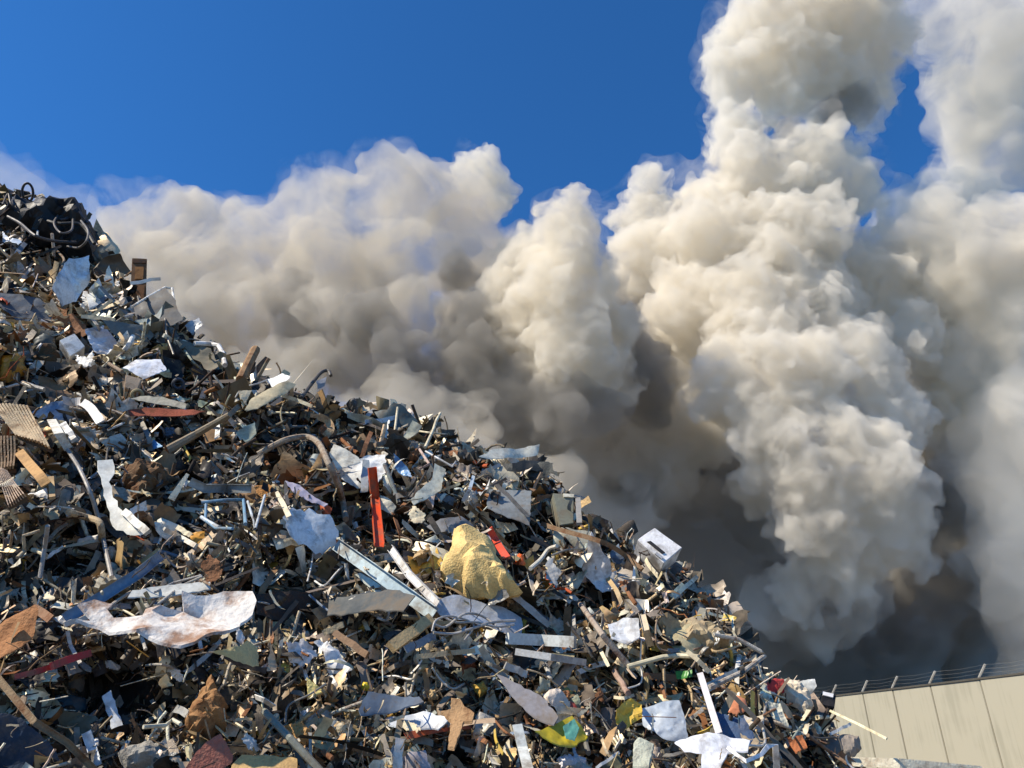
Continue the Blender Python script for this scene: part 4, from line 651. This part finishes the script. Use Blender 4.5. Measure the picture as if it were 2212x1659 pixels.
def piece_strips(n, lift, lmin, lmax, wmin, wmax, a=6, kb=1.0):
    U, V = spots(n); P0, d = cast_n(U, V, rs.uniform(*lift, n)); sc_ = d / F
    L = rs.uniform(lmin, lmax, n) ** 1 * sc_; Wd = rs.uniform(wmin, wmax, n) * sc_; cu = rs.normal(0, 1.3 * kb, n); tw = rs.normal(0, .9 * kb, n); t = np.linspace(-.5, .5, a)
    th = cu[:, None] * t[None]; x = np.cumsum(np.cos(th), 1); y = np.cumsum(np.sin(th), 1); x = (x - x.mean(1, keepdims=True)) / a * L[:, None]; y = (y - y.mean(1, keepdims=True)) / a * L[:, None]
    v = np.zeros((n, a, 2, 3)); wt = tw[:, None] * t[None]
    for s, q in ((0, -.5), (1, .5)):
        jw = Wd[:, None] * q * rs.uniform(.6, 1.1, (n, a))
        v[:, :, s, 0] = x; v[:, :, s, 1] = y + jw * np.sin(wt); v[:, :, s, 2] = jw * np.cos(wt)
    v = v.reshape(n, a * 2, 3)[..., [0, 2, 1]] @ slope_n(n).transpose(0, 2, 1) + P0[:, None]; return v, grid_faces(a, 2), colours(U, V)
def piece_patches(n, lift, smin, smax, cr, a=4):
    U, V = spots(n); P0, d = cast_n(U, V, rs.uniform(*lift, n)); s = rs.uniform(smin, smax, n) * d / F; el = rs.uniform(.22, .85, n)
    g = np.linspace(-.5, .5, a); v = np.zeros((n, a, a, 3)); v[..., 0] = g[None, :, None] * s[:, None, None]; v[..., 1] = g[None, None, :] * (s * el)[:, None, None]
    v += rs.normal(0, 1, v.shape) * (s * cr)[:, None, None, None] * np.array((.35, .35, 1.1)); bx, by = rs.normal(0, .8, n), rs.normal(0, .5, n)
    v[..., 2] += s[:, None, None] * (bx[:, None, None] * g[None, :, None] ** 2 + by[:, None, None] * g[None, :, None] * g[None, None, :]) * 1.3
    v = v.reshape(n, a * a, 3) @ slope_n(n).transpose(0, 2, 1) + P0[:, None]; return v, grid_faces(a, a), colours(U, V)
def piece_rods(n, lift, lmin, lmax, rmin, rmax, a=5, m=4, bend=.7):
    U, V = spots(n); P0, d = cast_n(U, V, rs.uniform(*lift, n)); sc_ = d / F; L = rs.uniform(lmin, lmax, n) * sc_; r = rs.uniform(rmin, rmax, n) * sc_
    D = rs.normal(size=(n, 1, 3)) + np.cumsum(rs.normal(0, bend, (n, a, 3)) * rs.random((n, 1, 1)) ** 1.5, 1); D /= np.linalg.norm(D, axis=2, keepdims=True)
    c = np.cumsum(D, 1) * (L / a)[:, None, None]; c -= c.mean(1, keepdims=True); ref = np.array((.3, .5, .8)); s = np.cross(D, ref); s /= np.linalg.norm(s, axis=2, keepdims=True) + 1e-6; b = np.cross(D, s)
    v = np.stack([c + (s * math.cos(2 * math.pi * k / m) + b * math.sin(2 * math.pi * k / m)) * r[:, None, None] for k in range(m)], 2).reshape(n, a * m, 3) + P0[:, None]; return v, tube_faces(a, m), colours(U, V)
CUBE = np.array([(x, y, z) for x in (-.5, .5) for y in (-.5, .5) for z in (-.5, .5)]); CF6 = [(0, 1, 3, 2), (4, 6, 7, 5), (0, 4, 5, 1), (2, 3, 7, 6), (0, 2, 6, 4), (1, 5, 7, 3)]
def piece_blocks(n, lift, smin, smax, thin):
    U, V = spots(n); P0, d = cast_n(U, V, rs.uniform(*lift, n)); s = rs.uniform(smin, smax, n) * d / F; dm = np.stack([s, s * rs.uniform(.2, .8, n), s * rs.uniform(thin, .5, n)], 1)
    v = (CUBE[None] + rs.normal(0, .09, (n, 8, 3))) * dm[:, None]; v = v @ rot_n(n).transpose(0, 2, 1) + P0[:, None]; return v, CF6, colours(U, V)
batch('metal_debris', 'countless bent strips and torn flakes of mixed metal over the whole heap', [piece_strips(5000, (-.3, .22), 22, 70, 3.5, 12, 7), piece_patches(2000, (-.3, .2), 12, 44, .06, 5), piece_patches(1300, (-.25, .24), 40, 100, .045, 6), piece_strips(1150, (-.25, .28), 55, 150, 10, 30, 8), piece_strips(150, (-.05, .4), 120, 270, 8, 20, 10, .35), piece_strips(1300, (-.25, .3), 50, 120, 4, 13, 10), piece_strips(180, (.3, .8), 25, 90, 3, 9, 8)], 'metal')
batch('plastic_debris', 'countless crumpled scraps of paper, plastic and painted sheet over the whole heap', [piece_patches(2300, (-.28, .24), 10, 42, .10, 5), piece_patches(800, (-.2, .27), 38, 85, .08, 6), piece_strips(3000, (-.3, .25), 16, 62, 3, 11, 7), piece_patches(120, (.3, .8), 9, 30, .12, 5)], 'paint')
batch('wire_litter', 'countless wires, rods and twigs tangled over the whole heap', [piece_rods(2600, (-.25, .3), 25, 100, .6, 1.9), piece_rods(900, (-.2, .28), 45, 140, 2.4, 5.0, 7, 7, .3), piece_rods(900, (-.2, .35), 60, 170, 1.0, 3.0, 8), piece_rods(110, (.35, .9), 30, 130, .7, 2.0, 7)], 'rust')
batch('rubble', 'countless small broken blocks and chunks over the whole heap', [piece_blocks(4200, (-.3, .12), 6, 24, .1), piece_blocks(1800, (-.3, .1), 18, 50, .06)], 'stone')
# ------------------------------------------------------------------ smoke: closed billowing hulls filled with an uneven scattering volume
def ico(n):
    bm = bmesh.new(); bmesh.ops.create_icosphere(bm, subdivisions=n, radius=1)
    v = np.array([x.co for x in bm.verts]); f = np.array([[q.index for q in p.verts] for p in bm.faces]); bm.free(); return v, f
ICO = {n: ico(n) for n in (1, 2, 3)}
def smoke(name, label, lobes, k, nsc, lo, hi, col, vox, seed, kids=(14, 10), kr=((.28, .52), (.22, .46)), disp=.9, grow=1.0, dsc=.9, aniso=0.0):
    g = np.random.default_rng(seed); S_ = []
    for (u, v, r, d) in lobes:
        c = P(u, v, d); rr = r / F * d * grow; S_.append((c, rr, 3))
        for _ in range(kids[0]):
            n = g.normal(size=3); n /= np.linalg.norm(n); r1 = rr * g.uniform(*kr[0]); c1 = c + n * rr * .92; S_.append((c1, r1, 2))
            for _ in range(kids[1]):
                m = g.normal(size=3) + n * .8; m /= np.linalg.norm(m); S_.append((c1 + m * r1 * .92, r1 * g.uniform(*kr[1]), 1))
    VV, FF, o = [], [], 0
    for c, r, l in S_: v, f = ICO[l]; VV.append(v * r + c); FF.append(f + o); o += len(v)
    V = np.concatenate(VV); Fc = np.concatenate(FF); org = V.mean(0); V = V - org
    me = bpy.data.meshes.new(name); me.vertices.add(len(V)); me.vertices.foreach_set('co', V.astype(np.float32).ravel()); me.loops.add(len(Fc) * 3); me.loops.foreach_set('vertex_index', Fc.astype(np.int32).ravel())
    me.polygons.add(len(Fc)); me.polygons.foreach_set('loop_start', np.arange(0, len(Fc) * 3, 3, dtype=np.int32)); me.polygons.foreach_set('loop_total', np.full(len(Fc), 3, np.int32)); me.update()
    ob = bpy.data.objects.new(name, me); sc.collection.objects.link(ob)
    rm = ob.modifiers.new('union', 'REMESH'); rm.mode = 'VOXEL'; rm.voxel_size = vox
    t = bpy.data.textures.new(name, 'CLOUDS'); t.noise_scale = dsc; t.noise_depth = 5; t.noise_type = 'HARD_NOISE'
    dm = ob.modifiers.new('billow', 'DISPLACE'); dm.texture = t; dm.strength = disp; dm.mid_level = .5; dm.texture_coords = 'LOCAL'
    r2 = ob.modifiers.new('close', 'REMESH'); r2.mode = 'VOXEL'; r2.voxel_size = vox * .9
    m2 = bpy.data.meshes.new_from_object(ob.evaluated_get(bpy.context.evaluated_depsgraph_get())); ob.modifiers.clear(); ob.data = m2; ob.location = org; bpy.data.meshes.remove(me)
    m = bpy.data.materials.new(name); m.use_nodes = True; n = m.node_tree; n.nodes.clear(); L = n.links.new
    out = n.nodes.new('ShaderNodeOutputMaterial'); pv = n.nodes.new('ShaderNodeVolumePrincipled'); pv.inputs['Color'].default_value = (*col, 1); pv.inputs['Anisotropy'].default_value = aniso; L(pv.outputs[0], out.inputs['Volume'])
    gm = n.nodes.new('ShaderNodeNewGeometry'); nz = n.nodes.new('ShaderNodeTexNoise'); nz.inputs['Scale'].default_value = nsc; nz.inputs['Detail'].default_value = 6; nz.inputs['Roughness'].default_value = .68; nz.inputs['Distortion'].default_value = .9
    mr = n.nodes.new('ShaderNodeMapRange'); mr.inputs[1].default_value = lo; mr.inputs[2].default_value = hi; mr.inputs[3].default_value = 0; mr.inputs[4].default_value = k
    L(gm.outputs['Position'], nz.inputs['Vector']); L(nz.outputs[0], mr.inputs[0]); L(mr.outputs[0], pv.inputs['Density'])
    m2.materials.clear(); m2.materials.append(m); tag(ob, label, kind='stuff'); return ob
BEIGE = (.938, .904, .832); SOFT = (.912, .876, .80); SHADE_COL = (.58, .56, .525)
BANK = [(300, 560, 110, 62), (345, 450, 58, 62), (340, 500, 70, 62), (440, 490, 75, 63), (420, 610, 110, 60), (560, 540, 105, 62), (530, 650, 85, 58), (690, 410, 66, 62), (690, 470, 80, 62), (710, 560, 110, 60), (740, 690, 95, 57), (855, 395, 75, 62), (850, 450, 90, 62), (870, 560, 110, 60), (900, 690, 80, 57), (970, 430, 95, 62), (980, 550, 90, 62),
        (480, 770, 120, 64), (640, 760, 110, 66), (800, 760, 120, 64), (330, 700, 110, 62), (1060, 540, 60, 64), (960, 800, 90, 64), (1100, 560, 62, 68), (1120, 660, 90, 70), (1110, 780, 100, 70), (1135, 520, 40, 68), (1020, 660, 90, 70), (640, 640, 90, 68)]
smoke('smoke_bank', 'soft beige bank of smoke rolling behind the crest of the heap', BANK, .75, .2, .38, .68, (.87, .82, .725), .4, 1, disp=2.2, dsc=2.0)
PUFF = [(1030, 375, 55, 66), (1080, 430, 38, 66), (1225, 480, 62, 53), (1235, 560, 75, 53), (1200, 620, 70, 52), (1270, 640, 70, 53), (1220, 720, 85, 52), (1260, 790, 75, 52), (1190, 830, 60, 53), (1130, 860, 70, 55), (1330, 830, 60, 54), (1050, 850, 80, 57), (1165, 580, 60, 56), (1140, 710, 80, 56), (1310, 720, 65, 54), (1190, 500, 45, 56), (1100, 640, 80, 58), (1090, 740, 80, 58), (1130, 560, 60, 59), (1080, 680, 70, 60)]
smoke('smoke_puff', 'dense cauliflower puff of smoke rising between the bank and the main plume', PUFF, 1.4, .6, .35, .66, (.93, .892, .81), .18, 2, kids=(18, 14), disp=1.1, dsc=1.0)
BULK = [(1430, 560, 105, 66), (1400, 480, 70, 68), (1560, 520, 110, 62), (1700, 520, 115, 60), (1500, 660, 100, 60), (1620, 680, 115, 57), (1760, 650, 100, 58), (1870, 610, 100, 62), (1600, 820, 120, 53), (1720, 830, 110, 52), (1850, 800, 105, 54), (1960, 740, 85, 58), (2040, 700, 70, 60),
        (1680, 950, 100, 50), (1800, 960, 100, 49.5), (1920, 910, 90, 52), (2000, 870, 80, 59), (1870, 1040, 120, 49), (1780, 1120, 100, 48.5), (1920, 1150, 90, 49), (1810, 1230, 80, 49), (1720, 1270, 65, 50), (1720, 1020, 90, 49), (1640, 880, 80, 51), (1760, 900, 80, 50), (1530, 900, 90, 62), (1450, 770, 100, 66), (1640, 1060, 60, 56)]
smoke('smoke_billow', 'huge dense mass of cream smoke billows filling the middle of the plume', BULK, 1.5, .5, .37, .66, BEIGE, .2, 3, kids=(18, 14), kr=((.25, .5), (.16, .4)), disp=1.5, dsc=1.3)
TOWER = [(1640, 60, 90, 68), (1740, 40, 120, 68), (1860, 50, 95, 68), (1900, 110, 60, 69), (1590, 160, 80, 67), (1700, 170, 95, 67), (1800, 160, 90, 68), (1880, 220, 60, 70), (1590, 290, 70, 65), (1640, 390, 100, 64), (1740, 350, 90, 63), (1820, 410, 90, 64), (1400, 400, 45, 68), (1550, 440, 80, 65)]
smoke('smoke_column', 'tall column of cream smoke rising above the dense billows', TOWER, 1.3, .42, .38, .66, BEIGE, .24, 4, kids=(18, 14), kr=((.25, .5), (.16, .4)), disp=1.8, dsc=1.5)
VEIL = [(2075, 50, 100, 74), (2110, 180, 120, 74), (2150, 320, 115, 74), (2070, 440, 95, 72), (1975, 40, 65, 74), (1960, 470, 80, 70), (2230, 100, 120, 76)]
smoke('smoke_veil', 'thin grey beige veil of smoke beside the tall column', VEIL, .55, .18, .38, .7, SOFT, .45, 5, disp=2.6, dsc=2.4)
DRIFT = [(1960, 500, 80, 62), (2050, 540, 110, 60), (2190, 560, 140, 60), (2120, 640, 110, 58), (2200, 720, 130, 58), (2150, 830, 110, 57), (2200, 960, 130, 56), (2180, 1090, 100, 56), (2220, 1220, 120, 56), (2060, 760, 90, 58), (2080, 900, 80, 58), (1960, 620, 110, 70), (2080, 700, 120, 72), (2000, 840, 120, 70), (2120, 900, 120, 72), (2010, 960, 100, 70), (2190, 1120, 130, 72)]
smoke('smoke_drift', 'soft pale smoke drifting out past the dense billows', DRIFT, .9, .2, .36, .66, SOFT, .4, 7, disp=2.4, dsc=2.2)
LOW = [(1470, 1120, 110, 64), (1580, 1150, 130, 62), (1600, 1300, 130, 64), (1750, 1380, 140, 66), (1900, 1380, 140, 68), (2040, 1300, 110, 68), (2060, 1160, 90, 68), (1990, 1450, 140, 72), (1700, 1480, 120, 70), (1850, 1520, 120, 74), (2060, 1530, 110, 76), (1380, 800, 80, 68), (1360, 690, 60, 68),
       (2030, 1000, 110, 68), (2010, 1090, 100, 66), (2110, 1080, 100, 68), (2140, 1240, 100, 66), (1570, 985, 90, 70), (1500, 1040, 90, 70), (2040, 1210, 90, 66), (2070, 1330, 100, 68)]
smoke('smoke_low', 'low smoke coloured dark for the shade behind heap and wall', LOW, .8, .2, .33, .64, SHADE_COL, .4, 6, disp=2.4, dsc=2.0)  # the shade under the plume is put into this dark smoke colour
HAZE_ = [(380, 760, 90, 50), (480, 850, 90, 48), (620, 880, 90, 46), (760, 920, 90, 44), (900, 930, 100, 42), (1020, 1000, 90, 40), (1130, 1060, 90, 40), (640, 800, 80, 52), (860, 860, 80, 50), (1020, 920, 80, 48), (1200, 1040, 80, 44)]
smoke('smoke_drape', 'brownish haze of smoke hugging the back of the heap crest', HAZE_, .8, .22, .38, .68, (.66, .62, .545), .4, 8, disp=2.2, dsc=1.8)  # lower albedo paints in the shade at the foot of the bank
WISP = [(p[0], p[1], p[2] * 1.16, p[3]) for p in BANK[:14] + TOWER + PUFF[:4]] + [(1300, 470, 60, 68), (1450, 390, 60, 68), (250, 440, 60, 62), (150, 470, 60, 64)]
smoke('smoke_wisps', 'thin torn wisps of smoke around the edges of the plume', WISP, .17, .3, .48, .74, SOFT, .5, 9)
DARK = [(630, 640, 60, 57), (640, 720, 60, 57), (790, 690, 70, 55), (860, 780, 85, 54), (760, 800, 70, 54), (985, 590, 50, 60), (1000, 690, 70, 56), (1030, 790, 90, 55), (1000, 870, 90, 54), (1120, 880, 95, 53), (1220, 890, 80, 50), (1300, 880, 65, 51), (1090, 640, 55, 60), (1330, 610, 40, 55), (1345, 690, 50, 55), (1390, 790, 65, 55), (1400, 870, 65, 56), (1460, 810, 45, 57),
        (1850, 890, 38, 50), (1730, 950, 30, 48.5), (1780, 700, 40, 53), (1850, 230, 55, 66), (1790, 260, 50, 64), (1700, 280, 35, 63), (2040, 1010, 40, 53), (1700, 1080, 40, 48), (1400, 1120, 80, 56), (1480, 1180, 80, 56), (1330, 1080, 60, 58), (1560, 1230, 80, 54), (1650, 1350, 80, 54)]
smoke('smoke_shade', 'smoke patches coloured dark as shade in the hollows of the pale plume', DARK, 1.0, .22, .36, .68, (.48, .46, .425), .4, 10, disp=2.0, dsc=1.4)  # low-albedo lobes that paint shade into the hollows and lee sides of the smoke
MISTY = [(1290, 920, 90, 60), (1300, 1000, 100, 58), (1420, 940, 100, 58), (1400, 1050, 90, 56), (1180, 980, 90, 58), (1060, 920, 90, 58), (1500, 960, 70, 58), (1230, 1060, 80, 52), (1350, 1110, 70, 52), (1240, 930, 110, 72), (1340, 990, 110, 72), (1440, 1000, 100, 72), (1150, 880, 100, 72), (1650, 1300, 75, 52), (1850, 1300, 80, 52), (1740, 1350, 75, 53)]
smoke('smoke_mist', 'soft grey beige smoke spreading low between the puff and the heap crest', MISTY, .9, .2, .36, .66, (.80, .775, .72), .4, 11, disp=2.4, dsc=2.0)
REAR = [(1080, 760, 140, 82), (1240, 840, 140, 82), (1240, 1000, 130, 82), (1400, 960, 140, 82), (1420, 780, 130, 82), (1560, 1080, 150, 84), (1700, 1240, 160, 84), (1900, 1180, 160, 84), (2080, 1120, 150, 84), (2080, 1320, 160, 86), (1880, 1400, 150, 86), (2200, 1250, 140, 86), (2000, 980, 140, 84), (2120, 1500, 130, 88), (1380, 640, 90, 82), (500, 1000, 160, 84), (800, 1100, 170, 84), (1100, 1200, 170, 84), (1350, 1350, 170, 84), (1600, 1480, 150, 84), (1330, 1080, 110, 78), (1420, 1120, 110, 78), (1180, 920, 110, 80)]
smoke('smoke_backdrop', 'grey smoke far behind the billows closing the gaps between them', REAR, .8, .15, .30, .62, (.72, .695, .645), .6, 12, disp=2.5, dsc=2.4)
AIR = [(-60, 440, 130, 66), (60, 455, 95, 66), (160, 470, 75, 66), (-150, 520, 130, 66)]
smoke('smoke_haze', 'faint pale haze of smoke drifting behind the top of the heap', AIR, .11, .16, .36, .70, SOFT, .6, 13, disp=2.5, dsc=2.4)
EDGE = [(2225, 900, 130, 46), (2215, 1060, 120, 44), (2230, 1200, 120, 42), (2225, 1340, 110, 42), (2240, 1470, 100, 42), (2150, 1130, 80, 46), (2140, 1010, 80, 48)]
smoke('smoke_fringe', 'soft thin beige smoke filling the outer edge above the concrete wall', EDGE, .16, .14, .32, .70, (.93, .90, .83), .5, 14, disp=2.6, dsc=2.4)
